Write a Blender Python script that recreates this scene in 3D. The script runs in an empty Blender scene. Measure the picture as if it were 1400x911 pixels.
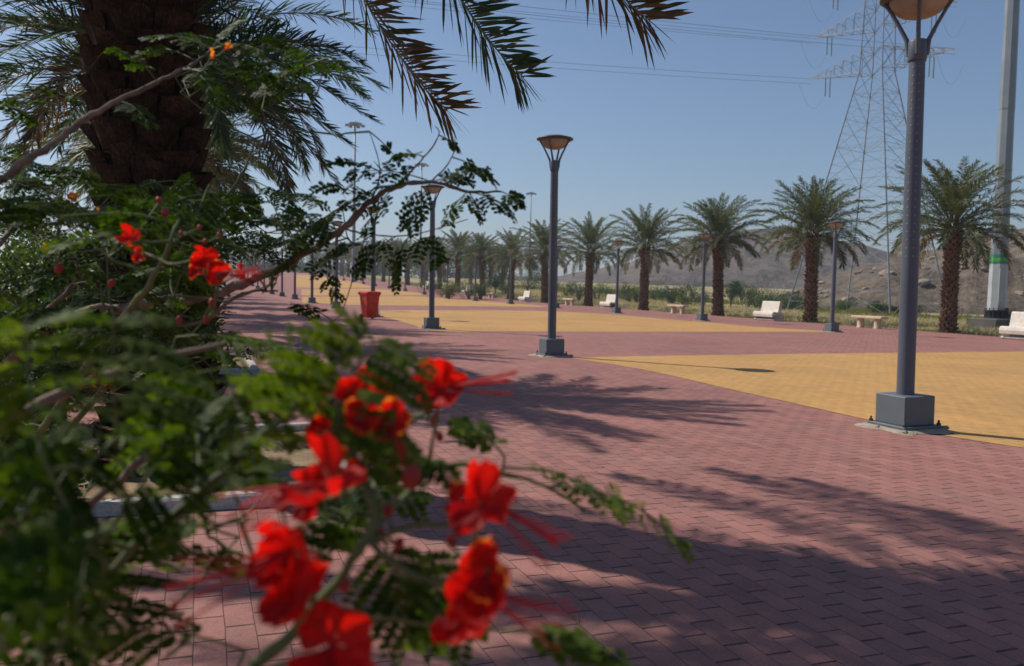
import bpy, bmesh, math, random
from mathutils import Vector, Matrix, Euler, noise
R = math.radians
scene = bpy.context.scene
# ------------------------------------------------------------------ camera
FPX = 1150.0            # focal length in pixels of the 1400 px wide photograph
CAMH, PITCH, ROLL = 1.25, math.atan(62.4 / 1150), 0.021
cam_d = bpy.data.cameras.new("camera")
cam = bpy.data.objects.new("camera", cam_d)
scene.collection.objects.link(cam)
cam_d.sensor_width = 36.0
cam_d.lens = FPX / 1400 * 36
cam_d.clip_start = 0.05
cam_d.clip_end = 6000
CAM_M = (Matrix.Rotation(math.pi / 2 - PITCH, 3, 'X') @ Matrix.Rotation(ROLL, 3, 'Z'))
cam.matrix_world = Matrix.Translation((0, 0, CAMH)) @ CAM_M.to_4x4()
cam_d.dof.use_dof = True
cam_d.dof.focus_distance = 4.2
cam_d.dof.aperture_fstop = 5.0
scene.camera = cam
# ------------------------------------------------------------------ sky and sun
SUNV = Vector((-0.83, 0.40, 1.0)).normalized()      # towards the sun
SUN_EL = math.asin(SUNV.z)
SUN_AZ = math.atan2(SUNV.x, SUNV.y)                  # clockwise from +Y
w = bpy.data.worlds.new("World"); scene.world = w; w.use_nodes = True
wn = w.node_tree; wn.nodes.clear()
sky = wn.nodes.new('ShaderNodeTexSky'); sky.sky_type = 'NISHITA'; sky.sun_disc = False
sky.sun_elevation = SUN_EL; sky.sun_rotation = SUN_AZ
sky.air_density = 1.0; sky.dust_density = 1.0; sky.ozone_density = 5.0; sky.altitude = 100
bg = wn.nodes.new('ShaderNodeBackground'); bg.inputs[1].default_value = 0.09
wo = wn.nodes.new('ShaderNodeOutputWorld')
wn.links.new(sky.outputs[0], bg.inputs[0]); wn.links.new(bg.outputs[0], wo.inputs[0])
sd = bpy.data.lights.new("sun", 'SUN'); sun = bpy.data.objects.new("sun", sd)
scene.collection.objects.link(sun)
sd.energy = 4.6; sd.angle = R(0.55); sd.color = (1.0, 0.93, 0.84)
sun.rotation_euler = (-SUNV).to_track_quat('-Z', 'Y').to_euler()
sun.location = SUNV * 60
scene.view_settings.view_transform = 'Standard'
scene.view_settings.look = 'None'
scene.view_settings.exposure = 0.08
scene.view_settings.gamma = 1.0
scene.view_settings.use_curve_mapping = False
scene.cycles.max_bounces = 6
scene.cycles.transparent_max_bounces = 8
scene.cycles.use_denoising = True

# ------------------------------------------------------------------ helpers
COL = scene.collection
DX = Vector((-0.375, 1, 0)).normalized()             # the way the plaza runs
DN = Vector((DX.y, -DX.x, 0))                        # across it, to the right
PHI = math.atan2(-DX.x, DX.y)                        # turn about z that maps +Y on DX
TILT = 0.012

def gz(x, y):
    x = max(-120.0, min(120.0, x))
    return -TILT * x + (0.0 if y < 78 else 0.025 * (min(y, 200.0) - 78))

def ray(px, py):
    v = Vector(((px - 700) / FPX, (455.5 - py) / FPX, -1.0))
    return CAM_M @ v
def P(px, py, d):
    return Vector((0, 0, CAMH)) + ray(px, py) * d
def at(px, py):
    v = ray(px, py); lo, hi = 0.5, 1200.0
    f = lambda t: CAMH + v.z * t - gz(v.x * t, v.y * t)
    t = lo; prev = lo
    while t < hi and f(t) > 0:
        prev = t; t *= 1.02
    lo, hi = prev, t
    for _ in range(40):
        m = (lo + hi) / 2
        if f(m) > 0: lo = m
        else: hi = m
    return Vector((v.x * lo, v.y * lo, gz(v.x * lo, v.y * lo)))

class MB:
    def __init__(s): s.v = []; s.f = []; s.m = []; s.sm = []
    def face(s, pts, mat=0, smooth=False):
        n = len(s.v); s.v.extend([tuple(p) for p in pts])
        s.f.append(tuple(range(n, n + len(pts)))); s.m.append(mat); s.sm.append(smooth)
    def grid(s, rows, mat=0, smooth=True, closed=False):
        n = len(s.v); k = len(rows[0])
        for r in rows: s.v.extend([tuple(p) for p in r])
        for i in range(len(rows) - 1):
            for j in range(k if closed else k - 1):
                a = n + i * k + j; b = n + i * k + (j + 1) % k
                s.f.append((a, b, b + k, a + k)); s.m.append(mat); s.sm.append(smooth)
    def box(s, c, size, M=None, mat=0, taper=1.0, bev=0.0):
        c = Vector(c); hx, hy, hz = size[0] / 2, size[1] / 2, size[2] / 2
        def T(p):
            p = Vector(p)
            return (M @ p + c) if M is not None else p + c
        if bev <= 0:
            q = [T((x * hx * (taper if z > 0 else 1), y * hy * (taper if z > 0 else 1), z * hz)) for z in (-1, 1) for (x, y) in ((-1, -1), (1, -1), (1, 1), (-1, 1))]
            n = len(s.v); s.v.extend([tuple(p) for p in q])
            for f in ((3, 2, 1, 0), (4, 5, 6, 7), (0, 1, 5, 4), (1, 2, 6, 5), (2, 3, 7, 6), (3, 0, 4, 7)):
                s.f.append(tuple(n + i for i in f)); s.m.append(mat); s.sm.append(False)
            return
        b = bev
        lv = [(-hz, b), (-hz + b, 0), (hz - b, 0), (hz, b)]
        rows = []
        for z, ins in lv:
            tp = taper if z > 0 else 1
            X, Y = hx * tp - ins, hy * tp - ins
            rows.append([T(p) for p in ((-X + b, -Y, z), (X - b, -Y, z), (X, -Y + b, z), (X, Y - b, z), (X - b, Y, z), (-X + b, Y, z), (-X, Y - b, z), (-X, -Y + b, z))])
        s.grid(rows, mat, False, True)
        s.face(list(reversed(rows[0])), mat); s.face(rows[-1], mat)
    def tube(s, pts, rad, k=6, mat=0, smooth=True, cap=True, flat=1.0):
        pts = [Vector(p) for p in pts]
        if not hasattr(rad, '__len__'): rad = [rad] * len(pts)
        rows = []; ref = None
        for i, p in enumerate(pts):
            t = (pts[min(i + 1, len(pts) - 1)] - pts[max(i - 1, 0)])
            if t.length < 1e-9: t = Vector((0, 0, 1))
            t.normalize()
            if ref is None:
                ref = Vector((1, 0, 0)) if abs(t.x) < 0.8 else Vector((0, 1, 0))
            a = (ref - t * ref.dot(t)).normalized(); ref = a
            b = t.cross(a)
            rows.append([p + (a * math.cos(2 * math.pi * j / k) + b * flat * math.sin(2 * math.pi * j / k)) * rad[i] for j in range(k)])
        s.grid(rows, mat, smooth, True)
        if cap:
            s.face(list(reversed(rows[0])), mat); s.face(rows[-1], mat)
    def lathe(s, prof, k=16, c=(0, 0, 0), mat=0, smooth=True, phase=0.0, M=None):
        c = Vector(c); rows = []
        for r, z in prof:
            row = []
            for j in range(k):
                a = 2 * math.pi * j / k + phase
                p = Vector((r * math.cos(a), r * math.sin(a), z))
                if M is not None: p = M @ p
                row.append(p + c)
            rows.append(row)
        s.grid(rows, mat, smooth, True)
    def build(s, name, mats, parent=None, loc=None, rot=None):
        me = bpy.data.meshes.new(name)
        me.from_pydata(s.v, [], s.f)
        if not isinstance(mats, (list, tuple)): mats = [mats]
        for m in mats: me.materials.append(m)
        me.polygons.foreach_set('material_index', s.m)
        me.polygons.foreach_set('use_smooth', s.sm)
        me.update()
        o = bpy.data.objects.new(name, me); COL.objects.link(o)
        if parent is not None: o.parent = parent
        if loc is not None: o.location = loc
        if rot is not None: o.rotation_euler = rot
        return o

def tag(o, label=None, cat=None, group=None, kind=None):
    if label: o['label'] = label
    if cat: o['category'] = cat
    if group: o['group'] = group
    if kind: o['kind'] = kind
    return o
def empty(name, loc, rz=0.0, scale=1.0, label=None, cat=None, group=None):
    o = bpy.data.objects.new(name, None); COL.objects.link(o)
    o.empty_display_size = 0.3
    o.location = loc; o.rotation_euler = (0, 0, rz); o.scale = (scale,) * 3
    return tag(o, label, cat, group)
def copy_tree(o, parent=None, lim=9):
    c = o.copy(); COL.objects.link(c)
    if parent is not None: c.parent = parent
    if lim > 0:
        for ch in list(o.children): copy_tree(ch, c, lim - 1)
    return c

# ------------------------------------------------------------------ materials
def new_mat(name):
    m = bpy.data.materials.new(name); m.use_nodes = True
    nt = m.node_tree; nt.nodes.clear()
    out = nt.nodes.new('ShaderNodeOutputMaterial')
    return m, nt, out
def N(nt, t, **kw):
    n = nt.nodes.new(t)
    for k, v in kw.items():
        if k in ('operation', 'blend_type', 'data_type', 'noise_dimensions', 'feature', 'distance', 'interpolation', 'normalize', 'use_clamp'): setattr(n, k, v)
        else: n.inputs[int(k[1:]) if k[0] == 'i' and k[1:].isdigit() else k].default_value = v
    return n
def math_(nt, op, a, b=None, c=None):
    n = nt.nodes.new('ShaderNodeMath'); n.operation = op
    for i, v in enumerate((a, b, c)):
        if v is None: continue
        if isinstance(v, (int, float)): n.inputs[i].default_value = v
        else: nt.links.new(v, n.inputs[i])
    return n.outputs[0]
def mixc(nt, fac, a, b, bt='MIX'):
    n = nt.nodes.new('ShaderNodeMix'); n.data_type = 'RGBA'; n.blend_type = bt
    for i, v in ((0, fac), (6, a), (7, b)):
        if isinstance(v, (int, float)): n.inputs[i].default_value = v
        elif isinstance(v, (tuple, list)): n.inputs[i].default_value = (*v[:3], 1)
        else: nt.links.new(v, n.inputs[i])
    return n.outputs[2]
def ramp(nt, fac, stops):
    n = nt.nodes.new('ShaderNodeValToRGB'); e = n.color_ramp.elements
    while len(e) < len(stops): e.new(0.5)
    for i, (p, c) in enumerate(stops):
        e[i].position = p; e[i].color = (*c, 1) if len(c) == 3 else c
    nt.links.new(fac, n.inputs[0]); return n.outputs[0]
def noisef(nt, scale, detail=4, rough=0.55, vec=None, space='Object', dist=0.0):
    if vec is None:
        if space == 'World': vec = nt.nodes.new('ShaderNodeNewGeometry').outputs['Position']
        else: vec = nt.nodes.new('ShaderNodeTexCoord').outputs['Object']
    n = nt.nodes.new('ShaderNodeTexNoise'); n.inputs['Scale'].default_value = scale
    n.inputs['Detail'].default_value = detail; n.inputs['Roughness'].default_value = rough
    n.inputs['Distortion'].default_value = dist
    nt.links.new(vec, n.inputs['Vector']); return n.outputs[0]
def bump(nt, h, dist=0.01, strength=0.6):
    b = nt.nodes.new('ShaderNodeBump'); b.inputs['Distance'].default_value = dist; b.inputs['Strength'].default_value = strength
    nt.links.new(h, b.inputs['Height']); return b.outputs[0]

def basic(name, c1, c2, scale=6.0, rough=0.7, metal=0.0, bmp=0.0, bscale=None, spec=0.4, fine=None, space='Object'):
    m, nt, out = new_mat(name)
    f = noisef(nt, scale, 6, 0.6, space=space)
    col = ramp(nt, f, [(0.32, c1), (0.68, c2)])
    if fine:
        g = noisef(nt, fine, 3, 0.6, space=space)
        g = ramp(nt, g, [(0.35, (0.72,) * 3), (0.65, (1.15,) * 3)])
        col = mixc(nt, 0.8, col, g, 'MULTIPLY')
    p = nt.nodes.new('ShaderNodeBsdfPrincipled')
    nt.links.new(col, p.inputs['Base Color']); p.inputs['Metallic'].default_value = metal
    r = math_(nt, 'MULTIPLY_ADD', f, 0.25, rough - 0.12); nt.links.new(r, p.inputs['Roughness'])
    p.inputs['Specular IOR Level'].default_value = spec
    if bmp > 0:
        h = noisef(nt, bscale or scale * 4, 5, 0.65, space=space)
        nt.links.new(bump(nt, h, bmp), p.inputs['Normal'])
    nt.links.new(p.outputs[0], out.inputs[0])
    return m

def foliage(name, stops, trans=0.35, tcol=None, nscale=1.5, rough=0.5, spec=0.35):
    m, nt, out = new_mat(name)
    g = nt.nodes.new('ShaderNodeNewGeometry')
    rnd = g.outputs['Random Per Island']
    nf = noisef(nt, nscale, 2, 0.5)
    f = math_(nt, 'ADD', math_(nt, 'MULTIPLY', rnd, 0.6), math_(nt, 'MULTIPLY', nf, 0.5))
    col = ramp(nt, f, stops)
    p = nt.nodes.new('ShaderNodeBsdfPrincipled')
    nt.links.new(col, p.inputs['Base Color']); p.inputs['Roughness'].default_value = rough
    p.inputs['Specular IOR Level'].default_value = spec
    t = nt.nodes.new('ShaderNodeBsdfTranslucent')
    tc = mixc(nt, 1.0, col, tcol or (1.5, 1.5, 0.55), 'MULTIPLY')
    nt.links.new(tc, t.inputs[0])
    mx = nt.nodes.new('ShaderNodeMixShader'); mx.inputs[0].default_value = trans
    nt.links.new(p.outputs[0], mx.inputs[1]); nt.links.new(t.outputs[0], mx.inputs[2])
    nt.links.new(mx.outputs[0], out.inputs[0])
    return m

def paver(name, base, var, dark, side_w, end_k):
    """running-bond pavers 0.2 x 0.1 m laid along the plaza"""
    m, nt, out = new_mat(name)
    pos = nt.nodes.new('ShaderNodeNewGeometry').outputs['Position']
    mp = nt.nodes.new('ShaderNodeMapping'); mp.vector_type = 'POINT'
    mp.inputs['Rotation'].default_value = (0, 0, -PHI)
    nt.links.new(pos, mp.inputs[0])
    wob = nt.nodes.new('ShaderNodeTexNoise'); wob.inputs['Scale'].default_value = 1.6; wob.inputs['Detail'].default_value = 2
    nt.links.new(pos, wob.inputs['Vector'])
    sx = nt.nodes.new('ShaderNodeSeparateXYZ'); nt.links.new(mp.outputs[0], sx.inputs[0])
    v = math_(nt, 'ADD', math_(nt, 'DIVIDE', sx.outputs[0], 0.104), math_(nt, 'MULTIPLY', wob.outputs[0], 0.22))
    row = math_(nt, 'FLOOR', v)
    u = math_(nt, 'ADD', math_(nt, 'DIVIDE', sx.outputs[1], 0.215), math_(nt, 'MULTIPLY', row, 0.5))
    cell = math_(nt, 'FLOOR', u)
    cv = nt.nodes.new('ShaderNodeCombineXYZ'); nt.links.new(cell, cv.inputs[0]); nt.links.new(row, cv.inputs[1])
    wn_ = nt.nodes.new('ShaderNodeTexWhiteNoise'); wn_.noise_dimensions = '3D'; nt.links.new(cv.outputs[0], wn_.inputs[0])
    rnd = wn_.outputs[0]
    fv = math_(nt, 'FRACT', v); fu = math_(nt, 'FRACT', u)
    dv = math_(nt, 'MULTIPLY', math_(nt, 'SUBTRACT', 0.5, math_(nt, 'ABSOLUTE', math_(nt, 'SUBTRACT', fv, 0.5))), 0.104)
    du = math_(nt, 'MULTIPLY', math_(nt, 'SUBTRACT', 0.5, math_(nt, 'ABSOLUTE', math_(nt, 'SUBTRACT', fu, 0.5))), 0.215)
    # each end joint gapes by a different amount
    ew = math_(nt, 'MULTIPLY_ADD', rnd, 0.006, end_k)
    def sstep(x, lo, hi):
        mr = nt.nodes.new('ShaderNodeMapRange'); mr.interpolation_type = 'SMOOTHSTEP'
        nt.links.new(x, mr.inputs[0])
        for i, q in ((1, lo), (2, hi)):
            if isinstance(q, (int, float)): mr.inputs[i].default_value = q
            else: nt.links.new(q, mr.inputs[i])
        mr.inputs[3].default_value = 1; mr.inputs[4].default_value = 0
        return mr.outputs[0]
    end = sstep(du, math_(nt, 'MULTIPLY', ew, 0.45), ew)
    side = sstep(dv, side_w * 0.3, side_w)
    big = noisef(nt, 0.35, 4, 0.6, pos); mid = noisef(nt, 5.0, 5, 0.65, pos); fine = noisef(nt, 130.0, 3, 0.7, pos)
    c = mixc(nt, rnd, base, var)
    c = mixc(nt, 1.0, c, ramp(nt, big, [(0.3, (0.84, 0.86, 0.88)), (0.7, (1.12, 1.08, 1.05))]), 'MULTIPLY')
    c = mixc(nt, 0.7, c, ramp(nt, mid, [(0.3, (0.8, 0.82, 0.84)), (0.7, (1.18, 1.14, 1.1))]), 'MULTIPLY')
    c = mixc(nt, 0.8, c, ramp(nt, fine, [(0.3, (0.7,) * 3), (0.7, (1.25,) * 3)]), 'MULTIPLY')
    # pale dust blown over the paving
    dust = noisef(nt, 0.9, 6, 0.7, pos)
    c = mixc(nt, ramp(nt, dust, [(0.52, (0, 0, 0)), (0.8, (0.35,) * 3)]), c, (0.30, 0.24, 0.19))
    j = math_(nt, 'MAXIMUM', math_(nt, 'MULTIPLY', end, 0.92), math_(nt, 'MULTIPLY', side, 0.5))
    jn = noisef(nt, 9.0, 3, 0.6, pos)
    j = math_(nt, 'MULTIPLY', j, ramp(nt, jn, [(0.3, (0.55,) * 3), (0.6, (1,) * 3)]))
    c = mixc(nt, j, c, dark)
    p = nt.nodes.new('ShaderNodeBsdfPrincipled'); nt.links.new(c, p.inputs['Base Color'])
    p.inputs['Roughness'].default_value = 0.82; p.inputs['Specular IOR Level'].default_value = 0.25
    tiltn = math_(nt, 'MULTIPLY', rnd, 0.25)
    h = math_(nt, 'SUBTRACT', math_(nt, 'ADD', tiltn, math_(nt, 'MULTIPLY', fine, 0.25)), math_(nt, 'MULTIPLY', math_(nt, 'MAXIMUM', end, side), 1.0))
    nt.links.new(bump(nt, h, 0.006, 0.7), p.inputs['Normal'])
    nt.links.new(p.outputs[0], out.inputs[0])
    return m

M = {}
M['red_paver'] = paver('red_paver', (0.345, 0.158, 0.133), (0.272, 0.128, 0.110), (0.045, 0.027, 0.024), 0.0032, 0.0045)
M['yellow_paver'] = paver('yellow_paver', (0.50, 0.29, 0.100), (0.46, 0.265, 0.092), (0.24, 0.13, 0.05), 0.0028, 0.0035)
def ground_mat():
    m, nt, out = new_mat('dry_earth')
    pos = nt.nodes.new('ShaderNodeNewGeometry').outputs['Position']
    a = noisef(nt, 0.08, 6, 0.6, pos); b = noisef(nt, 1.4, 6, 0.65, pos); c_ = noisef(nt, 22, 4, 0.7, pos)
    c = ramp(nt, a, [(0.35, (0.38, 0.31, 0.19)), (0.5, (0.30, 0.26, 0.135)), (0.65, (0.42, 0.35, 0.22))])
    c = mixc(nt, 0.7, c, ramp(nt, b, [(0.3, (0.65, 0.68, 0.6)), (0.7, (1.2, 1.15, 1.1))]), 'MULTIPLY')
    c = mixc(nt, 0.7, c, ramp(nt, c_, [(0.3, (0.6,) * 3), (0.7, (1.3,) * 3)]), 'MULTIPLY')
    p = nt.nodes.new('ShaderNodeBsdfPrincipled'); nt.links.new(c, p.inputs['Base Color']); p.inputs['Roughness'].default_value = 0.95
    p.inputs['Specular IOR Level'].default_value = 0.1
    nt.links.new(bump(nt, c_, 0.03), p.inputs['Normal']); nt.links.new(p.outputs[0], out.inputs[0]); return m
M['earth'] = ground_mat()
M['bed_soil'] = basic('bed_soil', (0.20, 0.14, 0.085), (0.34, 0.25, 0.155), 4, 0.95, bmp=0.02, bscale=40, fine=70, spec=0.1)
M['kerb'] = basic('kerb_concrete', (0.36, 0.34, 0.31), (0.50, 0.48, 0.43), 5, 0.85, bmp=0.003, fine=60)
M['lamp_paint'] = basic('lamp_grey_paint', (0.085, 0.096, 0.122), (0.105, 0.118, 0.146), 1.2, 0.46, spec=0.4)
M['lamp_box'] = basic('lamp_box_paint', (0.105, 0.125, 0.142), (0.125, 0.147, 0.165), 2.5, 0.5, spec=0.4)
M['lamp_dark'] = basic('lamp_dark_rim', (0.045, 0.04, 0.042), (0.07, 0.06, 0.058), 5, 0.5)
M['bolt'] = basic('bolt_steel', (0.035, 0.035, 0.04), (0.08, 0.07, 0.065), 30, 0.6, metal=0.4)
M['dot'] = basic('lamp_lit_hole', (0.30, 0.28, 0.25), (0.36, 0.34, 0.30), 5, 0.5)
def bowl_mat():
    m, nt, out = new_mat('lamp_bowl_acrylic')
    f = noisef(nt, 7, 4, 0.6)
    c = ramp(nt, f, [(0.3, (0.66, 0.52, 0.38)), (0.7, (0.80, 0.66, 0.50))])
    d = nt.nodes.new('ShaderNodeBsdfPrincipled'); nt.links.new(c, d.inputs['Base Color']); d.inputs['Roughness'].default_value = 0.4
    t = nt.nodes.new('ShaderNodeBsdfTranslucent'); nt.links.new(c, t.inputs[0])
    mx = nt.nodes.new('ShaderNodeMixShader'); mx.inputs[0].default_value = 0.6
    nt.links.new(d.outputs[0], mx.inputs[1]); nt.links.new(t.outputs[0], mx.inputs[2]); nt.links.new(mx.outputs[0], out.inputs[0]); return m
M['bowl'] = bowl_mat()
M['mortar'] = basic('crumbled_mortar', (0.26, 0.22, 0.17), (0.40, 0.35, 0.27), 14, 0.95, bmp=0.01, bscale=60, fine=80)
def bark_mat():
    m, nt, out = new_mat('palm_bark')
    tc = nt.nodes.new('ShaderNodeTexCoord').outputs['Object']
    mp = nt.nodes.new('ShaderNodeMapping'); mp.inputs['Scale'].default_value = (1, 1, .10); nt.links.new(tc, mp.inputs[0])
    a = noisef(nt, 5, 5, .65); fib = noisef(nt, 90, 4, .7, mp.outputs[0]); pit = noisef(nt, 28, 5, .7)
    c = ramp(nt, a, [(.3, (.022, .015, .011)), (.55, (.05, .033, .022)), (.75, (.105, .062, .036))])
    c = mixc(nt, .9, c, ramp(nt, fib, [(.35, (.45,) * 3), (.65, (1.5, 1.42, 1.3))]), 'MULTIPLY')
    c = mixc(nt, .7, c, ramp(nt, pit, [(.35, (.5,) * 3), (.65, (1.3,) * 3)]), 'MULTIPLY')
    p = nt.nodes.new('ShaderNodeBsdfPrincipled'); nt.links.new(c, p.inputs['Base Color']); p.inputs['Roughness'].default_value = .95; p.inputs['Specular IOR Level'].default_value = .08
    nt.links.new(bump(nt, math_(nt, 'ADD', fib, pit), .02, 1.0), p.inputs['Normal']); nt.links.new(p.outputs[0], out.inputs[0]); return m
M['bark'] = bark_mat()
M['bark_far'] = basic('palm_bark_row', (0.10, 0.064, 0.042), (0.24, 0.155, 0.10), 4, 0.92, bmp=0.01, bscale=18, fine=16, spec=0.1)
M['bark_core'] = basic('palm_core', (0.03, 0.02, 0.014), (0.06, 0.04, 0.025), 8, 0.95, spec=0.1)
M['boot_end'] = basic('cut_leaf_base', (0.06, 0.038, 0.025), (0.17, 0.105, 0.065), 9, 0.9, fine=40, spec=0.1)
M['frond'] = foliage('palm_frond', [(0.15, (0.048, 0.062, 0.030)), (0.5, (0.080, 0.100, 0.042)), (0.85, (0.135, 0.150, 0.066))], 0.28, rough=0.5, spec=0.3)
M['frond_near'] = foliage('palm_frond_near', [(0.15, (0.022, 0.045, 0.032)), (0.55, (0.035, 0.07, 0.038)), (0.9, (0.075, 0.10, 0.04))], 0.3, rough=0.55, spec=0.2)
M['frond_old'] = foliage('palm_frond_yellowing', [(0.15, (0.035, 0.045, 0.018)), (0.5, (0.07, 0.065, 0.026)), (0.8, (0.15, 0.085, 0.035)), (0.95, (0.2, 0.09, 0.04))], 0.28, tcol=(1.3, 1.1, 0.6))
M['frond_dry'] = foliage('palm_frond_dry', [(0.2, (0.15, 0.11, 0.06)), (0.8, (0.30, 0.22, 0.13))], 0.2)
M['rachis'] = basic('palm_rachis', (0.10, 0.11, 0.045), (0.20, 0.17, 0.075), 3, 0.6)
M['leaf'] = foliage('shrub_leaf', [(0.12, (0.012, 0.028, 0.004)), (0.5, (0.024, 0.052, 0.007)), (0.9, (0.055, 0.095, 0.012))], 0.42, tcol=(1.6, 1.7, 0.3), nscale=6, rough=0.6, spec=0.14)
M['leaf_lit'] = foliage('shrub_leaf_lit', [(0.12, (0.015, 0.036, 0.003)), (0.5, (0.034, 0.068, 0.006)), (0.9, (0.085, 0.13, 0.016))], 0.45, tcol=(1.6, 1.7, 0.3), nscale=6, rough=0.6, spec=0.14)  # brighter copy of the shrub leaf, sunlight put into its colour
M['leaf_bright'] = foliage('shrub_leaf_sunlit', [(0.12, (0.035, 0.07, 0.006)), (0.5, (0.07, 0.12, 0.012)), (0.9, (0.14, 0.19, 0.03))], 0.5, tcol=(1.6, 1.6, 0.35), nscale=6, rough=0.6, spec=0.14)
M['stem'] = basic('shrub_green_stem', (0.065, 0.09, 0.025), (0.13, 0.155, 0.05), 12, 0.6)
M['wood'] = basic('shrub_wood', (0.10, 0.065, 0.045), (0.26, 0.19, 0.14), 14, 0.85, bmp=0.002, bscale=120, fine=60)
M['bush_a'] = foliage('bush_green', [(0.15, (0.030, 0.060, 0.018)), (0.5, (0.060, 0.105, 0.028)), (0.9, (0.11, 0.155, 0.05))], 0.3)
M['bush_b'] = foliage('bush_dark', [(0.15, (0.022, 0.045, 0.018)), (0.5, (0.038, 0.072, 0.024)), (0.9, (0.07, 0.11, 0.035))], 0.25)
M['bush_c'] = foliage('bush_olive', [(0.15, (0.07, 0.085, 0.03)), (0.5, (0.12, 0.13, 0.05)), (0.9, (0.19, 0.18, 0.075))], 0.25)
M['grass_dry'] = foliage('dry_grass', [(0.1, (0.32, 0.27, 0.14)), (0.5, (0.48, 0.41, 0.24)), (0.9, (0.62, 0.55, 0.37))], 0.5, tcol=(1.2, 1.15, 0.9), nscale=0.15)
M['grass_green'] = foliage('green_grass', [(0.1, (0.08, 0.11, 0.03)), (0.5, (0.19, 0.19, 0.07)), (0.9, (0.34, 0.30, 0.14))], 0.3, nscale=0.2)
M['stone'] = basic('bench_pale_stone', (0.56, 0.50, 0.43), (0.72, 0.66, 0.58), 2.5, 0.7, bmp=0.003, bscale=30, fine=25)
M['sandstone'] = basic('bench_sandstone', (0.50, 0.38, 0.26), (0.66, 0.52, 0.38), 3, 0.75, bmp=0.003, bscale=30, fine=25)
M['mast'] = basic('mast_galvanised', (0.20, 0.23, 0.25), (0.27, 0.30, 0.315), .8, 0.5, metal=0.3)
M['mast_white'] = basic('mast_white_paint', (0.36, 0.385, 0.40), (0.44, 0.46, 0.475), 1.2, 0.55)
M['band_green'] = basic('mast_green_band', (0.02, 0.20, 0.12), (0.03, 0.25, 0.15), 5, 0.6)
M['band_lime'] = basic('mast_lime_band', (0.08, 0.30, 0.04), (0.12, 0.36, 0.05), 5, 0.6)
M['black'] = basic('black_rubber_steel', (0.018, 0.018, 0.02), (0.04, 0.038, 0.036), 9, 0.6)
M['dark_conc'] = basic('dark_concrete', (0.07, 0.065, 0.06), (0.13, 0.12, 0.11), 2.5, 0.9, bmp=0.01, bscale=12, fine=14)
M['galv'] = basic('pylon_steel', (0.22, 0.24, 0.26), (0.32, 0.34, 0.36), 1.2, 0.6, metal=0.3)
M['wire'] = basic('conductor', (0.12, 0.14, 0.17), (0.16, 0.18, 0.2), 0.1, 0.7)
M['bin_red'] = basic('bin_red_plastic', (0.50, 0.022, 0.012), (0.62, 0.035, 0.018), 3, 0.45, fine=9)
M['rock'] = basic('rock', (0.19, 0.14, 0.10), (0.36, 0.28, 0.21), 1.5, 0.95, bmp=0.05, bscale=6, fine=8)
M['fence'] = basic('iron_fence', (0.03, 0.032, 0.036), (0.06, 0.06, 0.065), 4, 0.6)
def hill_mat(name, cols, sc, veg):
    m, nt, out = new_mat(name)
    pos = nt.nodes.new('ShaderNodeNewGeometry').outputs['Position']
    a = noisef(nt, sc, 8, 0.65, pos); b = noisef(nt, sc * 9, 6, 0.7, pos, dist=0.4); v = noisef(nt, sc * 4, 6, 0.7, pos)
    c = ramp(nt, a, [(0.3, cols[0]), (0.5, cols[1]), (0.7, cols[2])])
    c = mixc(nt, 0.8, c, ramp(nt, b, [(0.3, (0.5,) * 3), (0.7, (1.35,) * 3)]), 'MULTIPLY')
    vm = ramp(nt, v, [(0.56, (0, 0, 0)), (0.64, (veg,) * 3)])
    c = mixc(nt, vm, c, (0.09, 0.10, 0.05))
    p = nt.nodes.new('ShaderNodeBsdfPrincipled'); nt.links.new(c, p.inputs['Base Color']); p.inputs['Roughness'].default_value = 0.95
    p.inputs['Specular IOR Level'].default_value = 0.1
    nt.links.new(bump(nt, b, 2.2 if sc < 0.05 else 0.7, 1.0), p.inputs['Normal']); nt.links.new(p.outputs[0], out.inputs[0]); return m
M['hill_far'] = hill_mat('hill_far_rock', [(0.105, 0.088, 0.078), (0.15, 0.125, 0.108), (0.21, 0.172, 0.14)], 0.018, 0.5)
M['hill_near'] = hill_mat('hill_near_rubble', [(0.13, 0.10, 0.075), (0.20, 0.155, 0.115), (0.29, 0.235, 0.175)], 0.16, 0.6)
def petal_mat():
    m, nt, out = new_mat('red_petal')
    f = noisef(nt, 60, 3, 0.6)
    g = nt.nodes.new('ShaderNodeNewGeometry')
    f2 = math_(nt, 'ADD', math_(nt, 'MULTIPLY', f, 0.5), math_(nt, 'MULTIPLY', g.outputs['Random Per Island'], 0.4))
    c = ramp(nt, f2, [(0.2, (0.30, 0.003, 0.004)), (0.55, (0.58, 0.008, 0.004)), (0.9, (0.72, 0.025, 0.005))])
    p = nt.nodes.new('ShaderNodeBsdfPrincipled'); nt.links.new(c, p.inputs['Base Color']); p.inputs['Roughness'].default_value = 0.55; nt.links.new(bump(nt, noisef(nt, 140, 4, 0.7), 0.004, 0.9), p.inputs['Normal'])
    t = nt.nodes.new('ShaderNodeBsdfTranslucent'); nt.links.new(mixc(nt, 1.0, c, (1.5, 1.0, 1.0), 'MULTIPLY'), t.inputs[0])
    mx = nt.nodes.new('ShaderNodeMixShader'); mx.inputs[0].default_value = 0.5
    nt.links.new(p.outputs[0], mx.inputs[1]); nt.links.new(t.outputs[0], mx.inputs[2]); nt.links.new(mx.outputs[0], out.inputs[0]); return m
M['petal'] = petal_mat()
M['petal_orange'] = foliage('orange_petal', [(0.2, (0.7, 0.12, 0.01)), (0.8, (0.85, 0.35, 0.03))], 0.45, tcol=(1.3, 1.1, 1))
M['stamen'] = foliage('red_stamen', [(0.2, (0.45, 0.01, 0.02)), (0.8, (0.65, 0.03, 0.03))], 0.3, tcol=(1.4, 1, 1))
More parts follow.
